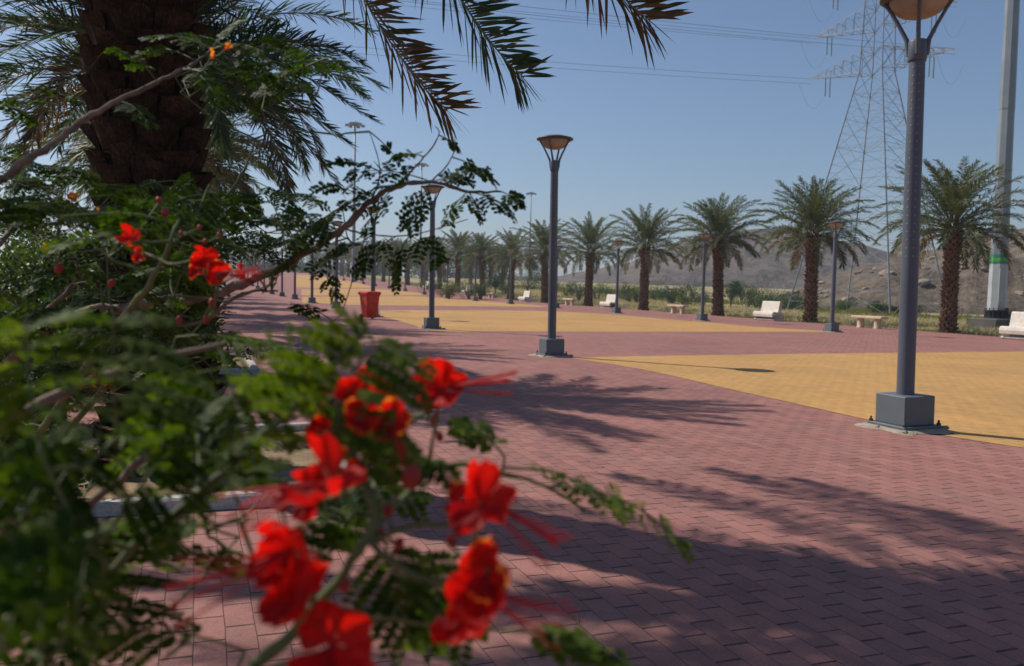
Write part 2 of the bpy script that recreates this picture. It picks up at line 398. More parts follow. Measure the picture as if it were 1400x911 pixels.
M['bud'] = foliage('flower_bud', [(0.2, (0.20, 0.015, 0.012)), (0.8, (0.42, 0.05, 0.035))], 0.15, tcol=(1.2, 1, 1))

# ------------------------------------------------------------------ the ground
def lineX(c, y): return c - 0.375 * y
EDGE_R, EDGE_L, PL_END = 30.1, -14.0, 200.0
def make_ground():
    xs = [-1200, -500, -120, 0, 120, 500, 1200]; ys = [-60, 0, 78, 200, 420, 900, 1500]
    mb = MB()
    mb.grid([[(x, y, gz(x, y) - 0.10) for x in xs] for y in ys], 0, False)
    mb.f = [tuple(reversed(f)) if False else f for f in mb.f]
    tag(mb.build('ground', M['earth']), kind='structure')
    mb = MB()
    ys = [-8, 20, 78, PL_END]
    for a, b in zip(ys[:-1], ys[1:]):
        L0, R0, L1, R1 = lineX(EDGE_L, a), lineX(EDGE_R, a), lineX(EDGE_L, b), lineX(EDGE_R, b)
        mb.face([(L0, a, gz(L0, a)), (R0, a, gz(R0, a)), (R1, b, gz(R1, b)), (L1, b, gz(L1, b))])
        mb.face([(R0, a, gz(R0, a) - .2), (R1, b, gz(R1, b) - .2), (R1, b, gz(R1, b)), (R0, a, gz(R0, a))])
    tag(mb.build('plaza_paving', M['red_paver']), kind='structure')
make_ground()

def ground_poly(name, pts, mat, dz=0.004):
    bm = bmesh.new()
    vs = [bm.verts.new((p.x, p.y, 0)) for p in pts]
    bm.faces.new(vs)
    bmesh.ops.triangulate(bm, faces=bm.faces[:])
    for yk in (78.0,):
        bmesh.ops.bisect_plane(bm, geom=bm.verts[:] + bm.edges[:] + bm.faces[:], plane_co=(0, yk, 0), plane_no=(0, 1, 0))
    for v in bm.verts: v.co.z = gz(v.co.x, v.co.y) + dz
    for f in bm.faces:
        f.normal_update()
        if f.normal.z < 0: f.normal_flip()
    me = bpy.data.meshes.new(name); bm.to_mesh(me); bm.free(); me.materials.append(mat)
    o = bpy.data.objects.new(name, me); COL.objects.link(o)
    return tag(o, kind='structure')
def smooth_closed(px):
    return [at(*p) for p in px]
def cr(pts, n=5):
    out = []
    for i in range(len(pts) - 1):
        p0 = pts[max(i - 1, 0)]; p1 = pts[i]; p2 = pts[i + 1]; p3 = pts[min(i + 2, len(pts) - 1)]
        for k in range(n):
            t = k / n
            out.append(0.5 * ((2 * p1) + (p2 - p0) * t + (2 * p0 - 5 * p1 + 4 * p2 - p3) * t * t + (3 * p1 - p0 - 3 * p2 + p3) * t ** 3))
    out.append(pts[-1]); return out
def two_edge(name, up, lo):
    U = cr([at(*p) for p in up]); L = cr([at(*p) for p in lo])
    ground_poly(name, U + list(reversed(L)), M['yellow_paver'])
two_edge('yellow_paving', [(782, 489.5), (900, 487), (1100, 484), (1400, 481), (1800, 477)],
         [(784, 490.5), (840, 499), (900, 510), (1000, 533), (1100, 555), (1180, 573), (1280, 594), (1400, 613), (1800, 670)])
two_edge('yellow_paving', [(519, 424.5), (640, 424.5), (740, 425.5), (820, 429), (880, 434), (955, 440), (1037, 447), (1136, 453)],
         [(521, 432.6), (560, 443), (600, 453), (700, 453.5), (850, 454), (1000, 454), (1134, 454)])
two_edge('yellow_paving', [(413, 406), (500, 405.5), (560, 405), (620, 409), (690, 414), (750, 419)],
         [(413, 414), (480, 417), (600, 418.5), (700, 419.5), (749, 419.7)])
two_edge('yellow_paving', [(412, 396), (480, 395), (520, 396), (560, 399), (590, 403)], [(412, 404), (500, 404.5), (589, 403.6)])
two_edge('yellow_paving', [(405, 376), (430, 377), (470, 383), (495, 388.5), (512, 393)], [(405, 393), (450, 394), (511, 393.6)])

# planting bed round the near palms: soil sheet and low kerb
def bed(c, half, label, side=0.0):
    q = [c + DX * sy * half + DN * sx * half for sx, sy in ((-1, -1), (1, -1), (1, 1), (-1, 1))]
    rnd = random.Random(int(abs(c.y * 10)))
    rows = []
    n = 26
    for i in range(n + 1):
        row = []
        for j in range(n + 1):
            p = c + DX * (2 * i / n - 1) * half + DN * (2 * j / n - 1) * half
            e = min(i, j, n - i, n - j)
            row.append((p.x, p.y, gz(p.x, p.y) + 0.006 + (0.035 * noise.noise(p * 3.1) + 0.03 + 0.02 * noise.noise(p * 11)) * (1 if e > 0 else 0)))
        rows.append(row)
    mb = MB(); mb.grid([list(reversed(r)) for r in rows], 0, True)
    tag(mb.build('soil', M['bed_soil']), kind='structure')
    mb = MB()
    for k in range(4):
        a, b = q[k], q[(k + 1) % 4]
        d = (b - a).normalized(); mid = (a + b) / 2
        mb.box((mid.x, mid.y, gz(mid.x, mid.y) + 0.012), ((b - a).length + (0.10 if k % 2 == 0 else -0.104), 0.10, 0.12),
               Matrix.Rotation(math.atan2(d.y, d.x), 3, 'Z'), bev=0.012)
    tag(mb.build('kerb', M['kerb']), label, 'kerb', 'kerbs round the planting beds')
N1 = Vector((-2.25, 5.45, 0)); N2 = Vector((-4.75, 11.6, 0))
bed(N1 + DX * 0.0, 1.1, 'low pale concrete kerb framing the soil bed of the nearest palm trunk')
bed(N2, 1.1, 'low pale kerb round the bed of the second palm from the camera')
STEP = (N2 - N1)

# ------------------------------------------------------------------ hills
def hill(name, mat, ridge, d_ridge, d_front, d_back, nx, ny, amp, seed, foot=0.0):
    """ridge: [(px, py)] skyline seen from the camera, placed at its own distance"""
    rows = []
    sd_ = Vector((seed * 7.3, seed * 3.1, 0))
    x0, x1 = ridge[0][0], ridge[-1][0]
    for j in range(ny + 1):
        t = j / ny
        row = []
        for i in range(nx + 1):
            px = x0 + (x1 - x0) * i / nx
            for k in range(len(ridge) - 1):
                if ridge[k][0] <= px <= ridge[k + 1][0]:
                    s = (px - ridge[k][0]) / (ridge[k + 1][0] - ridge[k][0]); s = s * s * (3 - 2 * s)
                    py = ridge[k][1] * (1 - s) + ridge[k + 1][1] * s
            crest = P(px, py, d_ridge)
            tc = round(.62 * ny) / ny
            if t < tc:
                u = t / tc; d = d_front + (d_ridge - d_front) * u; prof = u ** 0.85
            else:
                u = (t - tc) / (1 - tc); d = d_ridge + (d_back - d_ridge) * u; prof = (1 - u) ** 1.2
            p = crest * 1.0; r = ray(px, py)
            x, y = r.x * d, r.y * d
            g = gz(x, y) - 0.3
            H = crest.z - g
            q = Vector((x, y, 0)) / (d_ridge * 0.16) + sd_
            rid = 1 - abs(noise.noise(q)) * 2
            n = noise.fractal(q * 2.2, 0.9, 2.1, 6) * 0.45 + (rid - 0.5) * 0.5
            mod = math.sin(min(1, prof) * math.pi) ** 0.7
            z = g + H * prof + amp * n * (0.25 + mod) * min(1, H / (amp * 3 + 0.01)) * (0.3 if prof > 0.98 else 1) * (0 if j in (0, ny) else 1)
            row.append((x, y, z))
        rows.append(row)
    mb = MB(); mb.grid([r for r in rows], 0, False)
    for k in range(len(mb.sm)): mb.sm[k] = True
    return tag(mb.build(name, mat), kind='structure')
hill('far_hills', M['hill_far'], [(480, 388), (560, 384), (640, 381), (700, 378), (750, 380), (800, 372), (850, 362), (900, 343), (950, 326), (1000, 318), (1040, 313), (1080, 312), (1120, 322), (1180, 338), (1230, 348), (1300, 356), (1400, 352), (1600, 345), (1800, 352)], 330, 210, 480, 220, 60, 9.0, 3)
hill('rubble_slope', M['hill_near'], [(1060, 405), (1100, 392), (1150, 372), (1190, 362), (1230, 350), (1270, 342), (1310, 334), (1345, 322), (1380, 314), (1430, 306), (1500, 300), (1650, 300), (1850, 310)], 118, 84, 170, 260, 90, 3.2, 9)

# ------------------------------------------------------------------ street lamps
def lamp_proto():
    root = empty('street_lamp', (0, 0, 0))
    mb = MB()
    mb.lathe([(0.079, 0.30), (0.078, 1.2), (0.074, 2.4), (0.070, 3.42)], 20)
    # perforated upper half: small drilled holes, the light in them painted as pale dots
    for r_ in range(24):
        z = 1.62 + r_ * 0.075
        for c_ in range(8):
            a = c_ * math.pi / 4 + 0.3
            rr = 0.0792 - 0.0022 * z
            ctr = Vector((math.cos(a), math.sin(a), 0)); tn = Vector((-math.sin(a), math.cos(a), 0))
            ring = [ctr * (rr + 0.0025) + Vector((0, 0, z)) + tn * 0.0055 * math.cos(q) + Vector((0, 0, 0.007 * math.sin(q))) for q in [k * math.pi / 3 for k in range(6)]]
            mb.face(ring, 1)
    mb.build('pole', [M['lamp_paint'], M['dot']], root)
    mb = MB(); mb.lathe([(0.0, 3.60), (0.078, 3.595), (0.083, 3.58), (0.083, 3.43), (0.0785, 3.42), (0.0785, 3.405), (0.0, 3.40)], 20)
    mb.build('collar', M['lamp_paint'], root)
    for k in range(4):
        a = k * math.pi / 2 + math.pi / 4
        c = Vector((math.cos(a), math.sin(a), 0))
        mb = MB()
        mb.tube([c * 0.074 + Vector((0, 0, 3.46)), c * 0.092 + Vector((0, 0, 3.60)), c * 0.15 + Vector((0, 0, 3.72)), c * 0.225 + Vector((0, 0, 3.86)), c * 0.295 + Vector((0, 0, 3.965))], [0.024, 0.022, 0.018, 0.017, 0.016], 6)
        mb.build('strut', M['lamp_paint'], root)
    mb = MB()
    mb.lathe([(0.262, 3.955), (0.30, 3.955), (0.335, 3.972), (0.338, 3.985), (0.325, 4.0), (0.20, 4.035), (0.05, 4.055), (0.0, 4.057)], 32)
    mb.lathe([(0.262, 3.955), (0.262, 3.985), (0.0, 3.99)], 32)
    mb.build('lamp_rim', M['lamp_dark'], root)
    mb = MB(); mb.lathe([(0.255, 3.965), (0.25, 3.93), (0.225, 3.88), (0.175, 3.835), (0.11, 3.808), (0.05, 3.797), (0.0, 3.795)], 32)
    mb.build('lamp_bowl', M['bowl'], root)
    mb = MB(); mb.box((0, 0, 0.19), (0.36, 0.36, 0.27), bev=0.006)
    mb.face([(-0.02 + x * .09, -0.1815, 0.2 + z * .07) for x, z in ((-1, -1), (1, -1), (1, 1), (-1, 1))])
    bx = mb.build('base_box', M['lamp_box'], root)
    mb = MB(); mb.box((0, 0, 0.043), (0.46, 0.46, 0.022), bev=0.004); mb.build('base_plate', M['lamp_box'], bx)
    for sx in (-1, 1):
        for sy in (-1, 1):
            mb = MB(); mb.lathe([(0.010, 0.0), (0.010, 0.10), (0.0, 0.103)], 8, (sx * 0.205, sy * 0.205, 0))
            mb.lathe([(0.0, .074), (0.02, 0.074), (0.02, 0.055), (0, .055)], 6, (sx * 0.205, sy * 0.205, 0), smooth=False)
            mb.build('bolt', M['bolt'], bx)
    mb = MB(); rnd = random.Random(4)
    prof = []
    rows = []
    for ri, (rr, zz) in enumerate([(0.30, 0.005), (0.27, 0.018), (0.22, 0.030), (0.0, 0.031)]):
        rows.append([(1.12 * rr * (1 + 0.13 * math.sin(3 * a) + 0.08 * math.sin(7 * a + 1)) * math.cos(a) * min(1.25, 1 / max(abs(math.cos(a)), abs(math.sin(a)))), 1.12 * rr * (1 + 0.12 * math.cos(5 * a)) * math.sin(a) * min(1.25, 1 / max(abs(math.cos(a)), abs(math.sin(a)))), zz) for a in [k * 2 * math.pi / 40 for k in range(40)]])
    mb.grid(rows, 0, True, True)
    for k in range(16):
        a = rnd.uniform(0, 6.28); rr = rnd.uniform(0.27, 0.40); s = rnd.uniform(0.008, 0.032)
        mb.lathe([(0, -s * .5), (s * .8, -s * .2), (s, s * .3), (s * .5, s * .8), (0, s * .9)], 6, (rr * math.cos(a), rr * math.sin(a), s * .4 + 0.004), smooth=False)
    mb.build('mortar_bed', M['mortar'], root)
    return root
lamp0 = lamp_proto()
first = [True]
def place(proto, flag, p, rz, label, cat, group, scale=1.0, zoff=0.0, lim=9, tilt=(0, 0)):
    if flag[0]: o = proto; flag[0] = False
    else: o = copy_tree(proto, None, lim)
    o.location = (p[0], p[1], gz(p[0], p[1]) + zoff)
    o.rotation_euler = (tilt[0], tilt[1], rz)
    o.scale = (scale,) * 3
    tag(o, label, cat, group)
    return o
ORD = ['first', 'second', 'third', 'fourth', 'fifth', 'sixth', 'seventh', 'eighth', 'ninth', 'tenth', 'eleventh', 'twelfth', 'thirteenth', 'fourteenth', 'fifteenth', 'sixteenth', 'seventeenth', 'eighteenth', 'nineteenth', 'twentieth', 'twenty-first', 'twenty-second', 'twenty-third', 'twenty-fourth']
near_lamps = [((1236, 586), 'tall grey street lamp nearest the camera, its bowl cut by the top edge'),
              ((754, 487), 'grey bowl-topped street lamp alone in the middle, beside the tip of the yellow paving'),
              ((590, 450), 'grey street lamp behind the leafy twigs, just left of the middle lamp')]
lp = []
for k, (px, lab) in enumerate(near_lamps):
    p = at(*px); lp.append(p)
    place(lamp0, first, p, PHI, lab, 'street lamp', 'street lamps of the near row', scale=(1.035 if k == 0 else 1.0), tilt=(0, (-0.014 if k == 0 else -0.008)))
for k in range(13):
    y = 31.0 + 8 * k; p = Vector((-5.15 - 3.03 * k, y, 0))
    if k == 0: lab = 'grey street lamp standing right behind the red wheeled bin'
    else: lab = 'distant grey street lamp, %s beyond the red bin in the near row' % ORD[k - 1]
    place(lamp0, first, p, PHI, lab, 'street lamp', 'street lamps of the near row')
rl = {0: 'grey street lamp on the far edge, beside the low stone bench on the right', 1: 'grey street lamp in front of the third palm from the right', 2: 'grey street lamp between two palms, beside a white bench',
      3: 'far row street lamp half hidden behind the middle lamp'}
for k in range(19):
    p = Vector((11.75 - 2.98 * k, 30.9 + 7.95 * k, 0))
    lab = rl.get(k, 'small distant street lamp, %s along the palm-side row' % ORD[k])
    place(lamp0, first, p, PHI, lab, 'street lamp', 'street lamps of the palm-side row')

# ------------------------------------------------------------------ palms
def leaflet(mb, b, d, nrm, L, W, mat, droop=0.0, seg=2):
    s = d.cross(nrm)
    if s.length < 1e-5: return
    s.normalize()
    z = Vector((0, 0, -1))
    if seg == 1:
        m = b + d * L * 0.45 + z * droop * L * 0.2
        t = b + d * L + z * droop * L
        n = len(mb.v)
        mb.v.extend([tuple(b), tuple(m + s * W), tuple(t), tuple(m - s * W)])
        mb.f.append((n, n + 1, n + 2, n + 3)); mb.m.append(mat); mb.sm.append(False)
        return
    m = b + d * L * 0.35 + z * droop * L * 0.12
    m2 = b + d * L * 0.72 + z * droop * L * 0.5
    t = b + d * L * 0.98 + z * droop * L
    n = len(mb.v)
    mb.v.extend([tuple(b + s * W * .35), tuple(b - s * W * .35), tuple(m - s * W), tuple(m + s * W), tuple(m2 - s * W * .8), tuple(m2 + s * W * .8), tuple(t)])
    mb.f += [(n, n + 1, n + 2, n + 3), (n + 3, n + 2, n + 4, n + 5), (n + 5, n + 4, n + 6)]
    mb.m += [mat] * 3; mb.sm += [False] * 3

def frond(mb, pts, pairs, Lmax, W, rnd, mat=0, rmat=1, rr=0.02, seg=2, t0=0.14, droop=0.25, wild=0.25, k=4, roll=0.0, aa0=66):
    pts = [Vector(p) for p in pts]
    n = len(pts)
    mb.tube(pts, [rr * (1 - 0.85 * (i / (n - 1))) for i in range(n)], k, rmat)
    for i in range(pairs):
        t = t0 + (1 - t0) * (i + rnd.random() * .4) / pairs
        u = t * (n - 1); a = min(int(u), n - 2); f = u - a
        p = pts[a].lerp(pts[a + 1], f)
        T = (pts[a + 1] - pts[a]).normalized()
        S = T.cross(Vector((0, 0, 1)))
        if S.length < 0.05: S = T.cross(Vector((0, 1, 0)))
        S.normalize(); NN = S.cross(T)
        if roll: S, NN = S * math.cos(roll) + NN * math.sin(roll), NN * math.cos(roll) - S * math.sin(roll)
        tt = (t - t0) / (1 - t0)
        prof = (0.45 + 0.55 * math.sin(min(1, tt / 0.45) * math.pi / 2)) * (1 - 0.55 * max(0, (tt - 0.5) / 0.5))
        al = R(aa0 - 38 * tt)
        for sg in (-1, 1):
            aa = al + rnd.gauss(0, 0.10 + wild * .3)
            be = R(rnd.choice((28, 12, 40, -8))) + rnd.gauss(0, wild * .5)
            d = T * math.cos(aa) + (S * sg * math.cos(be) + NN * math.sin(be)) * math.sin(aa)
            L = Lmax * prof * rnd.uniform(0.85, 1.1)
            nn = (NN * math.cos(be) - S * sg * math.sin(be))
            nn = nn + T * rnd.uniform(-.5, .5) + S * rnd.uniform(-.3, .3)
            leaflet(mb, p, d.normalized(), nn.normalized(), L, W * rnd.uniform(.8, 1.2), mat, droop * rnd.uniform(.3, 1.4), seg)

def arc(p0, az, e0, drop, L, n=12, twist=0.0):
    pts = [Vector(p0)]; p = Vector(p0)
    for i in range(n):
        t = (i + 0.5) / n
        e = e0 - drop * t ** 1.35
        a = az + twist * t * t
        p = p + Vector((math.cos(e) * math.sin(a), math.cos(e) * math.cos(a), math.sin(e))) * (L / n)
        pts.append(p.copy())
    return pts

def trunk_mesh(H, r0, r1, step, nb, bw, rnd, depth=0.055, lean=(0, 0), flare=0.0, top_bulge=0.06, matn=('bark', 'bark_core', 'boot_end'), name='trunk', parent=None, bz0=0.0):
    mb = MB()
    cx = lambda z: Vector((lean[0] * (z / H) ** 1.3, lean[1] * (z / H) ** 1.3, z))
    rad = lambda z: r0 + (r1 - r0) * z / H + flare * math.exp(-z / 0.25) + top_bulge * math.exp(-((z - H * .93) / (H * .12)) ** 2)
    zs = [i * H / 24 for i in range(25)]
    rows = [[cx(z) + Vector((math.cos(a), math.sin(a), 0)) * rad(z) * (0.93) for a in [k * 2 * math.pi / 16 for k in range(16)]] for z in zs]
    mb.grid(rows, 1, True, True); mb.face(rows[-1], 1)
    nr = int((H - bz0) / step)
    for i in range(nr):
        z = bz0 + (i + .5) * step
        for j in range(nb):
            a = 2 * math.pi * (j + (i % 2) * .5) / nb + rnd.uniform(-.07, .07) + i * 0.02
            r = rad(z); zz = z + rnd.uniform(-.25, .25) * step
            w2 = bw * rnd.uniform(.42, .55); hh = step * rnd.uniform(1.15, 1.5)
            out = depth * rnd.uniform(.6, 1.4)
            er = Vector((math.cos(a), math.sin(a), 0)); et = Vector((-math.sin(a), math.cos(a), 0)); ez = Vector((0, 0, 1))
            ez = (ez + et * rnd.uniform(-.12, .12)).normalized()
            c = cx(zz)
            def V(t, h, o):
                # follow the round of the trunk
                th = t / r
                return c + (er * math.cos(th) + et * math.sin(th)) * (r + o) + ez * h
            bot = [V(t * w2 * .8, -hh * .5, -.012) for t in (-1, -.35, .35, 1)]
            mid = [V(t * w2 * 1.02, hh * .05, out * .55) for t in (-1, -.35, .35, 1)]
            mid[0] = V(-w2, hh * .05, out * .2); mid[3] = V(w2, hh * .05, out * .2)
            sk = rnd.uniform(-.1, .1) * hh
            top = [V(-w2 * .97, hh * .44 + sk, out * .6), V(-w2 * .3, hh * .5 + sk, out), V(w2 * .3, hh * .5 - sk, out), V(w2 * .97, hh * .44 - sk, out * .6)]
            ins = [V(t * w2 * .8, hh * .42, -.03) for t in (-1, -.35, .35, 1)]
            n = len(mb.v)
            for row in (bot, mid, top, ins): mb.v.extend([tuple(p) for p in row])
            for q in range(3):
                for s_ in range(3):
                    o_ = n + q * 4 + s_
                    mb.f.append((o_, o_ + 1, o_ + 5, o_ + 4)); mb.m.append(2 if q == 2 else 0); mb.sm.append(False)
            mb.f.append((n, n + 4, n + 8, n + 12)); mb.m.append(0); mb.sm.append(False)
            mb.f.append((n + 15, n + 11, n + 7, n + 3)); mb.m.append(0); mb.sm.append(False)
    return mb.build(name, [M[q] for q in matn], parent), cx(H)

def palm_proto(seed, H=4.25, Lf=3.1, nf=64, pairs=84):
    rnd = random.Random(seed)
    root = empty('palm_tree', (0, 0, 0))
    lean = (rnd.uniform(-.15, .15), rnd.uniform(-.15, .15))
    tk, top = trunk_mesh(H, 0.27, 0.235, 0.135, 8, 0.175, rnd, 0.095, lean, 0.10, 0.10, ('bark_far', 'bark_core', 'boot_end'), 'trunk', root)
    tk['tmp'] = 1; del tk['tmp']
    mb = MB()
    for i in range(nf):
        f = i / (nf - 1)
        az = i * 2.39996 + rnd.uniform(-.2, .2)
        e0 = R(84 - 92 * f ** 1.05) + rnd.gauss(0, .09)
        L = Lf * (0.80 + 0.30 * math.sin(math.pi * min(1, f * 1.15)) ) * rnd.uniform(.9, 1.08)
        drop = R(38 + 42 * f) * rnd.uniform(.75, 1.25)
        p0 = top + Vector((math.sin(az), math.cos(az), 0)) * (0.10 + .12 * f) + Vector((0, 0, 0.35 - 0.5 * f))
        mat = 0
        if f > .82 and rnd.random() < .35: mat = 2
        if f > .9 and rnd.random() < .4: mat = 3
        frond(mb, arc(p0, az, e0, drop, L, 9, rnd.uniform(-.3, .3)), pairs, 0.50, 0.0165, rnd, mat, 1, 0.028, 1, 0.16, 0.25, 0.25, 3)
    mb.build('crown', [M['frond'], M['rachis'], M['frond_old'], M['frond_dry']], root)
    # cut stubs of old fronds and hanging fruit stalks under the crown
    mb = MB()
    for i in range(26):
        az = rnd.uniform(0, 6.28); e = R(rnd.uniform(35, 75))
        p = top + Vector((math.sin(az) * .22, math.cos(az) * .22, rnd.uniform(-.55, .1)))
        d = Vector((math.sin(az) * math.cos(e), math.cos(az) * math.cos(e), math.sin(e)))
        mb.tube([p, p + d * rnd.uniform(.18, .42)], [.045, .022], 4, 0, False)
    mb.build('leaf_stub', M['boot_end'], tk)
    return root
protos = [(palm_proto(11), [True]), (palm_proto(23, 4.35, 3.0, 66), [True]), (palm_proto(37, 4.1, 3.15, 54), [True])]
rnd = random.Random(5)
palm_px = [1296, 1107, 981, 879, 803, 744, 697, 659, 624, 600]
palm_lab = ['date palm at the right, beside the tall banded mast', 'second date palm from the right, in front of the lattice pylon', 'third date palm from the right, with the fullest crown, against the grey hill',
            'fourth date palm from the right, left of the low stone bench', 'date palm just right of the middle street lamp', 'date palm just left of the middle street lamp, its crown crossed by the pole']
for k, px in enumerate(palm_px):
    r_ = (px - 700) / FPX; y = 30.5 / (r_ + .375); p = (r_ * y, y)
    lab = palm_lab[k] if k < 6 else 'date palm in the right-hand row, %s from the right' % ORD[k]
    pr, fl = protos[[0, 1, 1, 0, 2, 0, 2, 1, 0, 2][k]]
    place(pr, fl, p, [1.1, 3.0, 0.2, 4.0, 2.2, 5.0, 0.9, 2.7, 1.9, 3.3][k], lab, 'palm tree', 'date palms of the right-hand row', [1.0, 1.0, .99, 1.0, 1.02, 1.04, .99, .95, 1.04, .97][k], -0.06, tilt=(rnd.uniform(-.03, .03), [-.0, -.02, -.05, -.045, .0, .0, .03, .02, 0, 0][k]))
for k in range(10, 21):
    y = 106 + 8 * (k - 9); p = (30.5 - .375 * y, y)
    pr, fl = protos[k % 3]
    place(pr, fl, p, rnd.uniform(0, 6.28), 'far date palm in the right-hand row, %s from the right' % ORD[k], 'palm tree', 'date palms of the right-hand row', 1 + rnd.uniform(-.06, .05), -0.06)
# second row further out, seen between the first
for k in range(12):
    y = 122 + 9.5 * k; p = (45 - .375 * y + rnd.uniform(-2, 2), y)
    pr, fl = protos[(k + 1) % 3]
    place(pr, fl, p, rnd.uniform(0, 6.28), 'hazy small palm behind the far end of the right-hand row, %s from the right' % ORD[k], 'palm tree', 'palms beyond the right-hand row', 0.9 + rnd.uniform(-.08, .08), -0.1)
# end of the plaza
for k in range(11):
    p = (-84 + 9.0 * k + rnd.uniform(-1.5, 1.5), 206 + rnd.uniform(0, 12))
    pr, fl = protos[(k + 2) % 3]
    place(pr, fl, p, rnd.uniform(0, 6.28), 'tiny distant palm closing off the plaza, %s from the left' % ORD[k], 'palm tree', 'palms at the far end of the plaza', 0.95 + rnd.uniform(-.08, .08), -0.1)
# left row beyond the two near ones
for k in range(2, 22):
    p = N1 + STEP * k * 1.0 if k < 5 else N1 + STEP * 4 + (STEP.normalized() * 8 * (k - 4))
    pr, fl = protos[k % 3]
    place(pr, fl, (p.x, p.y), rnd.uniform(0, 6.28), 'date palm of the left-hand row, %s from the camera' % ORD[k], 'palm tree', 'date palms of the left-hand row', 1 + rnd.uniform(-.05, .05), 0)

# ---- the two near palms, fronds as parts of their own
def bez(a, b, c, d, n=22):
    a, b, c, d = map(Vector, (a, b, c, d))
    return [a * (1 - t) ** 3 + b * 3 * t * (1 - t) ** 2 + c * 3 * t * t * (1 - t) + d * t ** 3 for t in [i / n for i in range(n + 1)]]
def near_palm(base, H, lean, seed, label, nf, Lf, special=(), r0=.33, r1=.30, fz=1.0):
    rnd = random.Random(seed)
    root = empty('palm_tree', (base[0], base[1], gz(base[0], base[1])), label=label, cat='palm tree', group='date palms of the left-hand row')
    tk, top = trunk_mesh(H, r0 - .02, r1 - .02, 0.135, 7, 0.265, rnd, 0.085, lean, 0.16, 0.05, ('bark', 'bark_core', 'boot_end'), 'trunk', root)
    o = Vector(root.location)
    for i in range(nf):
        f = i / (nf - 1)
        az = i * 2.39996 + rnd.uniform(-.15, .15)
        if seed == 101 and f > .08 and (math.cos(az) > .35 or (math.sin(az) < -.2 and math.cos(az) > 0 and i % 2)): continue
        for attempt in range(6):
            e0 = R(82 - 84 * f * fz + 11 * attempt * (1 if seed == 101 else .4)) + rnd.gauss(0, .07)
            e0 = min(e0, R(88))
            L = Lf * (0.8 + .25 * math.sin(math.pi * min(1, f * 1.1))) * rnd.uniform(.92, 1.06)
            drop = R(45 + 38 * f) * rnd.uniform(.8, 1.2) * (1 - .12 * attempt)
            p0 = top + Vector((math.sin(az), math.cos(az), 0)) * (.1 + .14 * f) + Vector((0, 0, .3 - .45 * f))
            pts = arc(p0, az, e0, drop, L, 16, rnd.uniform(-.25, .25))
            # keep the fronds out of the open sky where this palm has none
            bad = False
            for q in (pts[-1] + o, pts[9] + o, pts[13] + o):
                v = CAM_M.transposed() @ (q - Vector((0, 0, CAMH)))
                if v.z < -0.3:
                    X = 700 + FPX * v.x / -v.z; Y = 455.5 - FPX * v.y / -v.z
                    if seed == 101 and Y > 10 and X > 40: bad = True
                    if seed == 101 and X > 640 and Y > -60: bad = True
                    if seed == 202 and X > 510 and Y > 0: bad = True
            if not bad: break
        if bad: continue
        mb = MB()
        old = f > .8 and rnd.random() < .2
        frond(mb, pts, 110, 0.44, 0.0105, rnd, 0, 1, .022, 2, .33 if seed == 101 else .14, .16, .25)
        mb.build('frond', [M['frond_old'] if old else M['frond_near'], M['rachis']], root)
    for (pts, pairs, Lm, dry, *ro) in special:
        mb = MB(); frond(mb, [Vector(p) - o for p in pts], int(pairs * (1.7 if (not ro or ro[0] < .1) else 2.3)), Lm, .0098, rnd, 0, 1, .019, 2, droop=.07, wild=.10, roll=ro[0] if ro else 0, aa0=84 if ro else 66, **({'t0': .48} if ro and ro[0] < .1 else {}))
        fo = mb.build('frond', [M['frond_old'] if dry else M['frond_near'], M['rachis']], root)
        if dry: fo['label'] = 'frond with browning leaflets hanging into the picture from above'
    mb = MB()
    for i in range(50 if seed == 101 else 8):  # short fronds; the nearest palm's are out of view, added for their shadow
        az = rnd.uniform(0, 6.28)
        if seed == 101 and math.cos(az) > .2 and math.sin(az) < .75: continue
        far_ = seed == 101 and math.sin(az) < -.1
        m2 = MB(); frond(m2, arc(top + Vector((0, 0, .1)), az, R(rnd.uniform(8, 60)), R(rnd.uniform(20, 45)), rnd.uniform(1.5, 2.3) if far_ else rnd.uniform(1.0, 1.6), 10), 64, .38, .016, rnd, 0, 1, .018, 2, .08, .15, .3)
        m2.build('frond', [M['frond_near'], M['rachis']], root)
    mb = MB()
    for i in range(260 if seed == 101 else 60):
        az = rnd.uniform(0, 6.28); z = rnd.uniform(.3, H); rr = r0 + .03
        p = Vector((lean[0] * (z / H) ** 1.3 + rr * math.cos(az), lean[1] * (z / H) ** 1.3 + rr * math.sin(az), z))
        q = [p]
        dv = Vector((math.cos(az) * .5 + rnd.gauss(0, .5), math.sin(az) * .5 + rnd.gauss(0, .5), rnd.uniform(-.9, .9)))
        for k in range(4):
            q.append(q[-1] + dv * rnd.uniform(.015, .035)); dv = dv + Vector((rnd.gauss(0, .25), rnd.gauss(0, .25), -.35))
        mb.tube(q, [.0022, .002, .0016, .0012, .0008], 3, 0, cap=False)
    fb = mb.build('trunk_fibre', M['boot_end'], tk); fb['kind'] = 'stuff'
    mb = MB()
    for i in range(22):
        az = rnd.uniform(0, 6.28); e = R(rnd.uniform(50, 78))
        p = top + Vector((math.sin(az) * .27, math.cos(az) * .27, rnd.uniform(-1.0, -.1)))
        d = Vector((math.sin(az) * math.cos(e), math.cos(az) * math.cos(e), math.sin(e)))
        et = Vector((math.cos(az), -math.sin(az), 0))
        mb.tube([p, p + d * rnd.uniform(.25, .55)], [.075, .04], 4, 0, False, flat=.45)
    mb.build('leaf_stub', M['boot_end'], tk)
    return root
C1 = Vector((-2.55, 5.45, 5.0))
